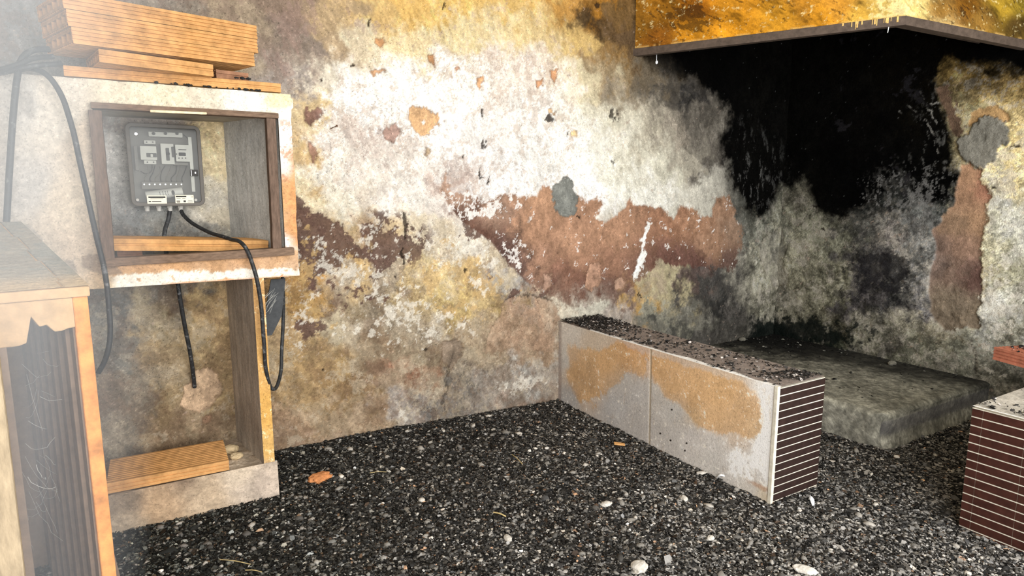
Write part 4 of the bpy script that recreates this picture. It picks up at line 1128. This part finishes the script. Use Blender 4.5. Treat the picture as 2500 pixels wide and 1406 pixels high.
# depth direction is the left-hand normal of the length, so start from the far right corner
brick('red_brick', tuple(Q), tuple(d1[:2]), .5, .25, .062, 5, M_CLAYR, 'red ribbed hollow brick overhanging the maroon tiled wall at right', None, grooves=3)
brick('support_brick', (-.55, -2.52, BZ + .006), (1, .05), .4, .24, .055, 5, M_CLAYR, 'red hollow brick under the overhanging brick on the maroon tiled wall', None, grooves=2)

n_ = 420
a_s = rng.uniform(.02, .48, n_); b_s = rng.uniform(.01, .24, n_)
P = Q[None] + d1[None] * a_s[:, None] + d2[None] * b_s[:, None]; P[:, 2] = Q[2] + .066
g_ = np.where(rng.uniform(0, 1, n_) > .7, rng.uniform(120, 200, n_), rng.uniform(18, 60, n_))
tag(scatter('brick_husks', P, rng.lognormal(math.log(.0052), .4, n_), lin(np.stack([g_] * 3, -1)), M_CHIP, tilt=.4), 'dark and pale husks sprinkled on the overhanging red brick at right', 'husk litter', kind='stuff')

# ------------------------------------------------------------------ electrical box in the niche
EX0, EX1, EZ0, EZ1 = -4.012, -3.722, 1.345, 1.702
eb = tag(empty('electrical_box', ((EX0 + EX1) / 2, -.03, EZ0)), 'grey electrical control box with clear cover mounted inside the niche', 'electrical box')
EYB, EYF = -.015, -.105


def rbox(name, x0, x1, z0, z1, y0, y1, m, r=.02, parent=eb, ring=0, bev=.002):
    """rounded box in the x-z plane, ring>0 makes a hollow frame"""
    def outline(x0, x1, z0, z1, r):
        o = []
        for cx_, cz_, a0 in ((x1 - r, z1 - r, 0), (x0 + r, z1 - r, 90), (x0 + r, z0 + r, 180), (x1 - r, z0 + r, 270)):
            for k in range(7):
                t = math.radians(a0 + 15 * k); o.append((cx_ + r * math.cos(t), cz_ + r * math.sin(t)))
        return o
    a = outline(x0, x1, z0, z1, r); n = len(a); mb = MB()
    vs = [(x, y0, z) for x, z in a] + [(x, y1, z) for x, z in a]
    fs = [(i, (i + 1) % n, n + (i + 1) % n, n + i) for i in range(n)]
    if ring:
        b = outline(x0 + ring, x1 - ring, z0 + ring, z1 - ring, max(r - ring, .003))
        vs += [(x, y0, z) for x, z in b] + [(x, y1, z) for x, z in b]
        fs += [(2 * n + i, 2 * n + (i + 1) % n, 3 * n + (i + 1) % n, 3 * n + i) for i in range(n)]
        fs += [(i, (i + 1) % n, 2 * n + (i + 1) % n, 2 * n + i) for i in range(n)] + [(n + i, n + (i + 1) % n, 3 * n + (i + 1) % n, 3 * n + i) for i in range(n)]
    else:
        fs += [tuple(range(n)), tuple(range(2 * n - 1, n - 1, -1))]
    mb.add(vs, fs)
    o = mb.build(name, m, bevel=bev)
    return keep(o, parent) if parent is not None else o


def E(px_, py_, y):     # point in the box at depth y
    return at(px_, py_, 1, y)


rbox('back_plate', EX0 + .004, EX1 - .004, EZ0 + .004, EZ1 - .004, EYB, EYB - .006, M_PGREY, .02)
rbox('housing', EX0, EX1, EZ0, EZ1, EYB, EYF + .03, M_PGREY, .025, ring=.006)
rbox('cover_rim', EX0 - .002, EX1 + .002, EZ0 - .002, EZ1 + .002, EYF + .032, EYF, M_PGREY, .027, ring=.016)
rbox('clear_cover', EX0 + .014, EX1 - .014, EZ0 + .014, EZ1 - .014, EYF + .006, EYF + .003, M_COVER, .012, bev=0)


def eb_box(name, px0, py0, px1, py1, y0, y1, m, parent=eb, r=.003):
    a = E(px0, py0, y1); b = E(px1, py1, y1)
    return rbox(name, a[0], b[0], b[2], a[2], y0, y1, m, r, parent, bev=.001)


def screw(px_, py_, y, r, m=M_CHROME, parent=eb, name='screw'):
    c = E(px_, py_, y); mb = MB().cyl((c[0], y, c[2]), (c[0], y - .004, c[2]), r, 14)
    return keep(mb.build(name, m), parent)


o = eb_box('busbar_block', 362, 321, 446, 336, -.03, -.06, M_PLIGHT)
for x_ in (375, 404, 432): screw(x_, 326, -.061, .007, M_PDARK)
o = eb_box('fuse_cap', 351, 342, 380, 352, -.03, -.07, M_PLIGHT)
for x_ in (358, 373): screw(x_, 347, -.07, .003, M_PDARK)
br = eb_box('breaker', 341, 356, 384, 391, -.03, -.075, M_PLIGHT)
eb_box('breaker_window', 357, 373, 383, 384, -.075, -.077, M_PDARK)
eb_box('breaker_toggle', 367, 376, 374, 384, -.077, -.088, M_PLIGHT)
eb_box('breaker_foot', 351, 391, 382, 401, -.03, -.07, M_PLIGHT)
for x_ in (360, 375): screw(x_, 396, -.07, .003, M_PDARK)
eb_box('side_breaker', 326, 356, 340, 416, -.03, -.055, M_PGREY)
eb_box('contactor', 391, 350, 427, 401, -.03, -.072, M_PLIGHT)
eb_box('contactor_slot', 404, 361, 415, 392, -.072, -.075, M_PDARK)
eb_box('contactor_slide', 405, 372, 415, 378, -.075, -.079, M_INK)
eb_box('relay_gap', 418, 358, 427, 384, -.072, -.076, M_PDARK)
rel = eb_box('relay_module', 427, 353, 465, 395, -.03, -.085, M_PLIGHT)
eb_box('relay_display', 436, 372, 454, 381, -.085, -.087, M_INK)
eb_box('relay_label', 435, 364, 455, 367, -.085, -.086, M_PDARK)
for x_ in (437, 445, 453): screw(x_, 386, -.085, .0026, M_INK, name='button')
screw(431, 376, -.085, .0026, M_INK, name='button')
eb_box('relay_base', 423, 396, 460, 404, -.03, -.07, M_PGREY)
eb_box('terminal_strip', 345, 444, 448, 462, -.03, -.055, M_PGREY)
for k_ in range(8): screw(352 + k_ * 13, 450, -.055, .0028)
for k_ in range(8):
    x_ = 355 + k_ * 13
    pts = [E(x_ + rng.uniform(-3, 3) + 8, 405, -.05), E(x_ + 6 + rng.uniform(-8, 8), 422, -.066), E(x_ - 2, 436, -.062), E(x_, 446, -.05)]
    tube('wire', pts, .0022, M_PDARK if k_ % 2 else M_PGREY, eb)
tube('wire', [E(371, 402, -.05), E(369, 418, -.06), E(356, 424, -.06), E(343, 418, -.055)], .002, M_PDARK, eb)
tube('wire', [E(447, 328, -.06), E(458, 338, -.06), E(463, 350, -.06)], .0022, M_PDARK, eb)
eb_box('door_stay', 467, 335, 469, 468, -.08, -.083, M_PLIGHT, r=.0008)
# capacitor
c0 = E(356, 479, -.07); c1 = E(446, 467, -.07)
c0[1] = c1[1] = -.068
keep(MB().cyl(c0, c1, .021, 32).build('capacitor', M_ALU, bevel=.002, smooth=False), eb)
dd = (c1 - c0) / np.linalg.norm(c1 - c0)
upn = np.cross(dd, (0, -1, 0)); upn = upn if upn[2] > 0 else -upn


def printed(name, ctr, w, hgt, y, m=M_INK):
    ctr = np.array(ctr); mb = MB()
    P_ = [ctr + dd * a * w / 2 + upn * b * hgt / 2 for a, b in ((-1, -1), (1, -1), (1, 1), (-1, 1))]
    for p_ in P_: p_[1] = y
    mb.add(P_ + [p_ + np.array([0, .001, 0]) for p_ in P_], [(0, 1, 2, 3), (7, 6, 5, 4), (0, 1, 5, 4), (1, 2, 6, 5), (2, 3, 7, 6), (3, 0, 4, 7)])
    return keep(mb.build(name, m), eb)


cc_ = c0 + dd * ((c1 - c0) @ dd) * .73
el = MB(); nn_ = 20
ring_ = [cc_ + dd * .0065 * math.cos(t) + upn * .011 * math.sin(t) for t in np.linspace(0, 2 * math.pi, nn_, endpoint=False)]
for r_ in ring_: r_[1] = -.0895
el.add(ring_ + [r_ + np.array([0, .003, 0]) for r_ in ring_], [tuple(range(nn_)), tuple(range(2 * nn_ - 1, nn_ - 1, -1))] + [(i, (i + 1) % nn_, nn_ + (i + 1) % nn_, nn_ + i) for i in range(nn_)])
keep(el.build('capacitor_emblem', M_PDARK), eb)
for k_, f_ in enumerate((.38, .46, .53, .59)):
    for g_ in (-.007, 0, .007):
        printed('printed_line', c0 + (c1 - c0) * f_ + upn * (g_ + .002), .0022, .005, -.0893)


def text(s, ctr, size, m, parent, name):
    cu = bpy.data.curves.new(name, 'FONT'); cu.body = s; cu.size = size; cu.align_x = 'CENTER'; cu.align_y = 'CENTER'; cu.extrude = .0003
    t = bpy.data.objects.new(name, cu); COL.objects.link(t); bpy.context.view_layer.update()
    me = bpy.data.meshes.new_from_object(t.evaluated_get(bpy.context.evaluated_depsgraph_get())); bpy.data.objects.remove(t)
    me.transform(Matrix.Translation(Vector(ctr)) @ Matrix.Rotation(math.pi / 2, 4, 'X'))
    me.materials.clear(); me.materials.append(m)
    o = bpy.data.objects.new(name, me); COL.objects.link(o); return keep(o, parent)


yl = EYF - .002
for (x0_, y0_, x1_, y1_, kind) in ((358, 477, 408, 497, 0), (427, 476, 474, 496, 1)):
    eb_box('paper_label', x0_, y0_, x1_, y1_, yl + .002, yl, M_LABEL, r=.002)
    if kind == 0:
        eb_box('label_heading', 362, 479.5, 404, 483, yl, yl - .0006, M_INK, r=.0008)
        eb_box('label_print', 367, 485, 399, 486, yl, yl - .0006, M_PDARK, r=.0003)
        eb_box('label_print', 363, 491, 369, 493, yl, yl - .0006, M_INK, r=.0003)
        eb_box('label_print', 371, 491, 394, 492.5, yl, yl - .0006, M_PDARK, r=.0003)
    else:
        eb_box('label_heading', 429, 478, 455, 481.3, yl, yl - .0006, M_INK, r=.0008)
        for q_ in ((431, 484, 441, 485), (445, 484, 453, 485), (431, 490, 440, 492), (432, 493, 440, 494.5), (448, 489, 454, 493.5), (459, 488, 470, 489), (458, 492.5, 471, 493.5)): eb_box('label_print', *q_, yl, yl - .0006, M_PDARK, r=.0003)
        text('CE', E(469, 480.5, yl - .0006), .0075, M_INK, eb, 'ce_mark')
for x_, y_2 in ((332, 327), (478, 488), (336, 488)): screw(x_, y_2, EYF - .001, .006, M_CHROME if y_2 < 400 else M_PLIGHT, name='cover_screw')
eb_box('latch', 464, 414, 484, 430, EYF, EYF - .006, M_PDARK)
eb_box('latch_clip', 466, 415, 468, 429, EYF - .006, EYF - .009, M_CHROME, r=.0008)
eb_box('latch_clip', 475, 419, 479, 424, EYF - .006, EYF - .009, M_CHROME, r=.001)
gl = []
for x_ in (359, 388, 415, 441):
    c = E(x_, 510, -.06)
    mb = MB().cyl((c[0], -.06, EZ0), (c[0], -.06, EZ0 - .012), .012, 6).cyl((c[0], -.06, EZ0 - .012), (c[0], -.06, EZ0 - .026), .010, 16)
    keep(mb.build('cable_gland', M_PLIGHT, bevel=.001), eb); gl.append(c[0])

# ------------------------------------------------------------------ cables
R_ = .0095
GC = 'black cables'
zg = EZ0 - .03
def cable(name, pts, r, label, m=M_CABLE):
    return tag(tube(name, pts, r, m), label, 'cable')


cable('power_cable', [(gl[3], -.06, EZ0 - .02), at(448, 525, 1, -.08), at(500, 562, 1, -.2), at(560, 583, 1, -.36), at(596, 600, 1, -.47), at(618, 650, 1, -.495), at(634, 720, 1, -.49), at(644, 830, 1, -.48), at(652, 915, 1, -.45), at(667, 950, 1, -.42), at(682, 925, 1, -.36), at(688, 850, 1, -.30), at(692, 740, 1, -.22), at(690, 690, 1, -.15), at(690, 655, 1, -.10)], .0085, 'long black cable from the electrical box draped over the niche sill in a loop')
cable('drop_cable', [(gl[2], -.06, EZ0 - .02), at(411, 535, 1, -.06), at(402, 566, 1, -.08), at(403, 600, 1, -.09), (at(404, 590, 1, -.1)[0], -.10, 1.125)], R_, 'short black cable dropping from the box behind the niche brick')
cable('lower_cable', [at(434, 690, 1, -.14), at(440, 730, 1, -.13), at(452, 800, 1, -.10), at(464, 860, 1, -.07), at(472, 915, 1, -.03), at(475, 945, 1, .0)], R_, 'black cable hanging below the cabinet into a mortar patch')
yc = FY - .06
cable('looping_cable', [at(40, 172, 1, yc + .1), at(80, 168, 1, yc + .02), at(110, 180, 1, yc), at(140, 215, 1, yc), at(170, 290, 1, yc), at(196, 400, 1, yc), at(216, 490, 1, yc), at(236, 580, 1, yc), at(255, 660, 1, yc), at(266, 750, 1, yc - .01), at(268, 830, 1, yc - .02), at(256, 880, 1, yc - .02), at(240, 910, 1, yc)], R_, 'thick dark cable curving down the cabinet face left of the niche')
cable('hanging_cable', [at(120, 120, 1, yc + .02), at(75, 125, 1, yc - .01), at(50, 150, 1, yc - .01), at(42, 190, 1, yc - .02), at(34, 260, 1, yc - .02), at(24, 400, 1, yc - .02), at(15, 560, 1, yc - .02)], .0105, 'straight hanging cable at the far left of the cabinet face')
cable('bundle_cable', [at(-60, 175, 1, yc + .03), at(0, 170, 1, yc), at(50, 155, 1, yc - .02), at(80, 143, 1, yc - .01), at(130, 138, 1, yc + .03)], .009, 'uppermost cable of the bundle running off the left edge')
cable('bundle_cable', [at(-60, 186, 1, yc + .03), at(0, 178, 1, yc), at(50, 168, 1, yc - .02), at(90, 160, 1, yc - .01), at(150, 156, 1, yc + .03)], .009, 'lowest cable of the bundle beside the bottom brick')

# ------------------------------------------------------------------ clay block hutch at the near left
hut = tag(empty('brick_hutch', (-4.2, -1.2, 0)), 'tall open box of plastered clay panels with ribbed inside, at the near left', 'brick hutch')
HF = -1.30
ang = math.radians(17)
bk = np.array([-math.sin(ang), math.cos(ang), 0])       # towards the back
fx = np.array([math.cos(math.radians(9)), math.sin(math.radians(9)), 0])
RF = at(256, 900, 1, HF); RF = np.array([-4.127, HF, 0.0])
zt_f = 1.12; DEP = .78; zt_b = 1.27
HUTC = [(235,730,235,165,100),(245,900,240,180,110),(255,1100,240,180,115),(270,1300,238,185,125),(100,760,212,180,145),(170,770,215,185,130),(60,770,205,170,140),(215,900,160,130,100),(235,1200,150,115,85),(60,700,190,180,165),(150,720,205,185,155),(80,620,185,182,175)]
f_hut = palette(HUTC, soft=12)


def hutface(X, Y, u, v):
    n1 = fbm(X * .02, Y * .02, 811, 6, .65); n2 = fbm(X * .07, Y * .07, 821, 6, .72)
    c = f_hut(X + 10 * n1, Y) * (1 + .3 * n1 + .35 * n2)[..., None]
    return c, .003 * n1 + .0015 * n2


def solid(name, b, t, m, bevel=.004):
    return keep(MB().hexa(b, t).build(name, m, bevel=bevel), hut)


z = lambda p, h: np.array([p[0], p[1], h])
w_ = .036
RFi = RF - fx * w_
m_post = mat('sunlit_orange_clay', lin((208, 140, 78)), nscale=14, namp=.45, bump=.5, bscale=60)  # clay with the light on its front edge put into the colour
m_rib = mat('dim_brown_clay', lin((120, 100, 84)), nscale=20, namp=.3, bump=.3)  # darker clay copy, shade of the hutch inside put into the colour
m_pl = mat('flaking_tan_plaster', lin((186, 156, 118)), nscale=16, namp=.25, bump=.6, bscale=50)
# right panel
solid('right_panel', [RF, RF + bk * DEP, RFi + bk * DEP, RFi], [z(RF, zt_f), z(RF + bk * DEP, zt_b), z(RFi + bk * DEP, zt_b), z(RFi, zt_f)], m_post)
rbk = RFi - fx * .002
for k_ in range(7):
    s0 = .05 + k_ * .095
    a = RFi + bk * s0; b = RFi + bk * (s0 + .03)
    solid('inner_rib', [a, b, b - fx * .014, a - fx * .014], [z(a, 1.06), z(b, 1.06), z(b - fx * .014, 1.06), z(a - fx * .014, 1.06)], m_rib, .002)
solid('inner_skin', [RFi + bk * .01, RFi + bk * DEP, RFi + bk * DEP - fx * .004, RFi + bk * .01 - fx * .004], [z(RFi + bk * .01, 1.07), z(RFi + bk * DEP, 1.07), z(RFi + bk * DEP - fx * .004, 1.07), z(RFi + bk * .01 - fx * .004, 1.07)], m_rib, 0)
# left panel and its second leaf
WID = .44
LF = RF - fx * .185
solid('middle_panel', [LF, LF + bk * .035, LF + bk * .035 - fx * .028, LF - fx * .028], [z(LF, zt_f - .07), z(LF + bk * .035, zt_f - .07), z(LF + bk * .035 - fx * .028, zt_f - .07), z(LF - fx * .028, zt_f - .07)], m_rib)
LL = RF - fx * WID
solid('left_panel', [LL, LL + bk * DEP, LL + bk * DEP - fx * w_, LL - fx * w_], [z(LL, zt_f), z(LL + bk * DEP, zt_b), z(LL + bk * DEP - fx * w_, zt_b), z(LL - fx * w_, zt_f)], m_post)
bb = RF + bk * (DEP - .03)
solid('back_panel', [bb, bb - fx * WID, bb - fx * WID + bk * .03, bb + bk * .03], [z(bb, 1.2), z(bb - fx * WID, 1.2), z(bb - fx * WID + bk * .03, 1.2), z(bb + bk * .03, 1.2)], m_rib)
# top slab, sloping up to the back, grey mortar and planks of brick
T0 = z(RF + fx * .004 - bk * .01, zt_f); T1 = z(LL - fx * w_ - bk * .01, zt_f); T2 = z(LL - fx * w_ + bk * DEP, zt_b); T3 = z(RF + fx * .004 + bk * DEP, zt_b)
t_ = np.array([0, 0, .028])
solid('top_slab', [T0, T1, T2, T3], [T0 + t_, T1 + t_, T2 + t_, T3 + t_], m_pl)


def topface(X, Y, u, v):
    n1 = fbm(u * 7, v * 7, 831, 6, .65); n2 = fbm(u * 14, v * 60, 841, 6, .7)
    c = lin((160, 154, 142)) * (1 + .6 * n1 + .6 * n2)[..., None]
    c = over(ss(.02, .15, n1 + .3 * ss(.7, .2, np.abs(v - .28) / .2) * .4) * .55, lin((130, 138, 136)), c)
    q = np.abs(u - .055 - .004 * np.sign(fbm(v * 8, u * 0, 851)))
    c = over(ss(.004, .001, q) * .8, lin((90, 84, 78)), c)
    c = over(ss(.16, .02, v) * .6, lin((220, 190, 145)) * (1 + .4 * n2)[..., None], c)
    return c, .004 * n1 + .003 * n2 - .004 * ss(.004, .001, q)


keep(panel('top_mortar', T0 + t_ * 1.1, T1 + t_ * 1.1, T3 + t_ * 1.1, topface, (160, 260), nrm=(0, 0, 1)), hut)
# front lintel with broken lower edge
mb = MB(); nseg = 26
prev = None; vs = []; fs = []
for i in range(nseg + 1):
    s = i / nseg; base = RFi - fx * s * (WID - w_) - bk * .004
    drop = .115 - .05 * (1 if .32 < s * (WID - w_) / .15 < 1.0 - .0 else 0) * (1 if .35 < s * (WID - w_) / .15 < .9 else 0)
    hgt = .085 if s * (WID - w_) < .06 else (.058 + .02 * math.sin(i * 1.7) if s * (WID - w_) < .105 else .112)
    hgt += rng.uniform(-.004, .004)
    for dd_, hh_ in ((0, 0), (0, -hgt), (.035, -hgt), (.035, 0)):
        vs.append(z(base + bk * dd_, zt_f + hh_))
    if i:
        for k_ in range(4): fs.append((4 * (i - 1) + k_, 4 * (i - 1) + (k_ + 1) % 4, 4 * i + (k_ + 1) % 4, 4 * i + k_))
fs += [(0, 1, 2, 3), (4 * nseg + 3, 4 * nseg + 2, 4 * nseg + 1, 4 * nseg)]
mb.add(vs, fs); keep(mb.build('front_lintel', m_pl, bevel=.003), hut)
# rough foot showing at the right of the post
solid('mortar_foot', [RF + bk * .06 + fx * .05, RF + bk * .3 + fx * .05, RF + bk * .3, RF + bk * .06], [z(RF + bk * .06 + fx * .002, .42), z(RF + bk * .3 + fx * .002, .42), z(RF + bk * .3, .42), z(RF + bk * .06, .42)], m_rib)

# near leaning board at the frame's left edge
p0 = at(-2, 860, 1, -1.75); p1 = at(62, 1406, 1, -1.75)
ex = (p1 - p0) / np.linalg.norm(p1 - p0)
foot = p0 + ex * ((p0[2] + 0.0) / -ex[2])
top = p0 - ex * .02
bd = MB(); wv = np.array([-.16, -.02, 0]); tv = np.array([-.004, .03, 0])
bd.hexa([foot, foot + wv, foot + wv + tv, foot + tv], [top, top + wv, top + wv + tv, top + tv])
tag(bd.build('leaning_board', mat('pale_grey_board', lin((160, 144, 120)), nscale=9, namp=.25, bump=.5, bscale=30, grain=(8, 8, 2)), bevel=.006), 'pale rough board leaning upright at the lower left corner, nearest the camera', 'board')

# cobwebs strung inside the hutch
mbs = []
cw = MB()
for i in range(34):
    pa_ = at(rng.uniform(30, 120), rng.uniform(820, 1250), 1, -1.15 + .3 * rng.uniform(0, 1)); pb_ = pa_ + np.array([rng.uniform(.02, .09), rng.uniform(-.1, .1), rng.uniform(-.16, .08)])
    sag = rng.uniform(.005, .03); r_ = .00035 if i % 6 else .0009
    pr = pa_
    for k_ in range(1, 7):
        t = k_ / 6; nx = pa_ + (pb_ - pa_) * t + np.array([0, 0, -sag * 4 * t * (1 - t)]) + rng.normal(0, .0018, 3)
        cw.cyl(pr, nx, r_, 4); pr = nx
tag(cw.build('cobweb', M_WEB), 'tattered grey cobweb strands strung across the inside of the clay hutch', 'cobweb', kind='stuff')
cw = MB()
for i in range(16):
    pa_ = at(rng.uniform(640, 660), rng.uniform(725, 770), 1, -.34); pb_ = at(rng.uniform(680, 705), rng.uniform(675, 700), 1, -.25)
    cw.cyl(pa_, pb_, .0005, 4)
tag(cw.build('cobweb', M_WEB), 'thin cobweb between the cable loop and the underside of the cabinet', 'cobweb', kind='stuff')

# ------------------------------------------------------------------ small things
def lump(name, ctr, r, m, label, cat, squash=(1, .8, .5), seed=1, rough=.35, rot=0):
    import bmesh
    bm = bmesh.new(); bmesh.ops.create_icosphere(bm, subdivisions=3, radius=1)
    v = np.array([w.co[:] for w in bm.verts])
    nz = fbm(v[:, 0] * 1.6 + seed * 3 + v[:, 2] * 1.1, v[:, 1] * 1.6 + v[:, 2] * 1.7, 900 + seed, 4, .65)
    s = 1 + rough * 2 * nz
    ca, sa = math.cos(rot), math.sin(rot)
    for w, k_ in zip(bm.verts, s):
        x, y, z_ = w.co * k_
        x *= squash[0] * r; y *= squash[1] * r; z_ *= squash[2] * r
        w.co = (x * ca - y * sa, x * sa + y * ca, z_)
    me = bpy.data.meshes.new(name); bm.to_mesh(me); bm.free(); me.materials.append(m)
    o = bpy.data.objects.new(name, me); COL.objects.link(o); o.location = ctr
    return tag(o, label, cat)


def onfloor(x, y, dz=.012):
    p = at(x, y, 2, .0); p[2] = floor_h(np.array(p[0]), np.array(p[1])) + dz; return p


m_clod = mat('orange_clay_clod', lin((196, 132, 84)), nscale=40, namp=.35, bump=1, bscale=60)
m_stone = mat('pale_grey_stone', lin((190, 186, 178)), nscale=30, namp=.25, bump=.6)
m_stone2 = mat('dull_grey_stone', lin((120, 118, 108)), nscale=30, namp=.25, bump=.6)
lump('clay_clod', onfloor(782, 1172, .012), .058, m_clod, 'orange lump of clay half buried in husks beside the cabinet plinth', 'clay lump', (1.05, .75, .42), 1, .5, .3)
o = MB().box(-.03, .03, -.012, .012, -.004, .004).build('tile_chip', M_CLAY, bevel=.002); o.location = onfloor(1512, 1091, .018); o.rotation_euler = (.1, .1, -.6)
tag(o, 'small orange tile chip lying on husks near the tan tiled side', 'tile chip')
for i, (x_, y_2, r, sq, lab, mm) in enumerate((
    (1480, 1238, .024, (1.3, .8, .5), 'pale rounded pebble in the husks in front of the low tiled wall', m_stone), (1560, 1392, .034, (1.2, .9, .5), 'largest pale stone at the bottom edge of the photo', m_stone),
    (1240, 1322, .022, (1.3, .7, .5), 'white crumpled pebble on the dark husks, lower centre', m_stone), (1965, 1400, .03, (1.5, .8, .5), 'pale stone at the bottom edge below the mosaic end', m_stone),
    (1712, 1160, .018, (1.4, .8, .4), 'flat white shell piece at the foot of the low tiled wall', m_stone), (1735, 1320, .018, (1.1, .8, .5), 'small pale pebble below the leaf-shaped feather', m_stone), (1670, 1222, .020, (1.2, .8, .5), 'white angular pebble below the tan tiled side', m_stone),
    (1030, 1225, .016, (1, .9, .6), 'small round white pebble right of the orange clay lump', m_stone))):
    lump('pebble', onfloor(x_, y_2), r, mm, lab, 'pebble', sq, 10 + i, .3, i * .7)
p = at(1812, 828, 2, SZ + .012)
lump('hearth_stone', tuple(p), .034, m_stone2, 'rough stone behind the low tiled wall on the sooty part of the hearth slab', 'stone', (1.4, .7, .5), 30, .3, .4)
p = at(2178, 886, 2, SZ + .012); lump('hearth_stone', tuple(p), .03, m_stone2, 'pale grey stone near the right wall on the hearth slab', 'stone', (1.2, .8, .6), 31, .3)
for i, (x_, y_2, r) in enumerate(((560, 1098, .038), (578, 1112, .026), (538, 1085, .02))):
    p = at(x_, y_2, 2, .185); lump('rubble_piece', tuple(p), r, mat('plaster_rubble_%d' % i, lin((190, 170, 135)), nscale=20, bump=.6), ('largest plaster rubble piece beside the brick on the lower shelf', 'small plaster crumb in front of the rubble on the lower shelf', 'small dull stone behind the brick on the lower shelf')[i], 'rubble', (1.1, .8, .6), 40 + i, .4)


def feather(name, ctr, L_, w, rot, label, pitch=.2):
    mb = MB(); n = 10
    vs = []; fs = []
    for i in range(n + 1):
        t = i / n; ww = w * math.sin(math.pi * min(t * .9 + .08, 1)) ** .7
        for k_, s in enumerate((-1, -.4, 0, .4, 1)):
            vs.append((t * L_ - L_ / 2, s * ww, .006 * (1 - s * s) + .012 * math.sin(t * 3)))
        if i:
            for k_ in range(4): fs.append((5 * (i - 1) + k_, 5 * (i - 1) + k_ + 1, 5 * i + k_ + 1, 5 * i + k_))
    m_ = len(vs); vs += [(a, b, c - .0015) for a, b, c in vs]; fs += [tuple(reversed([m_ + j for j in f])) for f in list(fs)]
    mb.add(vs, fs)
    vane = mb.build('vane', M_FEATHER, smooth=True)
    sh = MB().cyl((-L_ * .75, 0, .003), (L_ * .45, 0, .012), .0009, 6).build('quill', M_FEATHER)
    r = empty(name, ctr); r.rotation_euler = (0, -pitch, rot); vane.parent = r; sh.parent = r
    tag(r, label, 'feather'); return r


feather('white_feather', tuple(onfloor(1760, 1176, .02)), .045, .008, -1.2, 'white leaf-shaped feather against the foot of the low tiled wall', .5)
feather('white_feather', tuple(onfloor(1980, 1236, .022)), .06, .009, .9, 'white feather on the husks in front of the striped mosaic end', .3)

for i, (a, b, r, lab) in enumerate((((538, 1378), (612, 1386), .0016, 'long straw on the husks at the bottom left'), ((903, 1166), (944, 1162), .0014, 'bent yellow straw right of the orange clay lump'), ((1205, 1264), (1235, 1274), .003, 'pale stick lying on husks, lower centre'), ((1250, 1120), (1275, 1145), .002, 'dark thin twig on husks in the middle of the floor'), ((600, 1400), (640, 1406), .0016, 'short straw at the very bottom edge'))):
    pa_ = onfloor(*a, .02); pb_ = onfloor(*b, .022); mid = (pa_ + pb_) / 2 + np.array([0, 0, .004])
    tag(tube('straw', [pa_, mid, pb_], r, M_STRAW), lab, 'straw')

# nail in the wall
p = at(800, 318, 1, -.005)
nl = tag(empty('nail', tuple(p)), 'rusty bent nail sticking out of the white wall right of the cabinet', 'nail')
keep(MB().cyl(p + np.array([0, .03, 0]), p + np.array([.035, -.045, .02]), .0022, 8).build('shank', M_RUST), nl)
keep(MB().cyl(p + np.array([.035, -.045, .02]), p + np.array([.0365, -.048, .021]), .0055, 10).build('nail_head', M_RUST), nl)

# drips hanging from the hood rim
p = at(1603, 136, 1, -.08)
dr = tag(empty('hanging_drip', tuple(p)), 'white drip bead hanging on a thread under the left end of the hood rim', 'drip')
q_ = at(1603, 152, 1, -.08)
keep(MB().cyl(p + np.array([0, 0, .03]), q_, .002, 6).build('thread', M_FEATHER), dr)
import bmesh
bm = bmesh.new(); bmesh.ops.create_uvsphere(bm, u_segments=12, v_segments=8, radius=.009); me = bpy.data.meshes.new('bead'); bm.to_mesh(me); bm.free(); me.materials.append(M_FEATHER)
o = bpy.data.objects.new('bead', me); COL.objects.link(o); o.location = q_; o.scale = (1, 1, 1.4); keep(o, dr)
p = B + np.array([-.08, .1, 0.03]); q_ = at(2168, 78, 2, HZ - .02)
tag(MB().cyl(at(2170, 64, 1, float(B[1]) + .06), at(2167, 80, 1, float(B[1]) + .06), .0025, 6).build('plaster_splinter', M_FEATHER), 'thin white splinter hanging below the hood rim near its corner', 'splinter')

# black droppings on the edge of the cabinet top
xs = np.concatenate([rng.uniform(-3.9, -3.5, 26), rng.uniform(-3.62, -3.45, 8)])
P = np.stack([xs, np.full(len(xs), FY - .012), np.where(np.arange(len(xs)) < 26, CZ1 + .004, CZ1 + .048)], -1)
tag(scatter('black_droppings', P, rng.uniform(.004, .010, len(xs)), np.ones((len(xs), 3)) * .02, M_CHIP, pebble=True), 'black droppings along the front edge of the bottom brick on the cabinet', 'droppings', kind='stuff')

# ------------------------------------------------------------------ haze volume added at the left to imitate lens haze
V = [(-3.70, -1.50), (-4.95, -1.48), (-4.95, -2.15), (-4.32, -2.06), (-3.96, -1.84)]
V0 = [(-4.05, -1.50), (-4.95, -1.48), (-4.95, -1.74), (-4.6, -1.72), (-4.3, -1.62)]
mb = MB(); n_ = len(V)
mb.add([(x_, y_2, .3) for x_, y_2 in V0] + [(x_, y_2, 2.85) for x_, y_2 in V], [tuple(range(n_)), tuple(range(2 * n_ - 1, n_ - 1, -1))] + [(i, (i + 1) % n_, n_ + (i + 1) % n_, n_ + i) for i in range(n_)])
hz = mb.build('lens_haze', M_HAZE)
tag(hz, 'pale added volume imitating lens flare over the left side of the room', 'lens haze', kind='stuff')
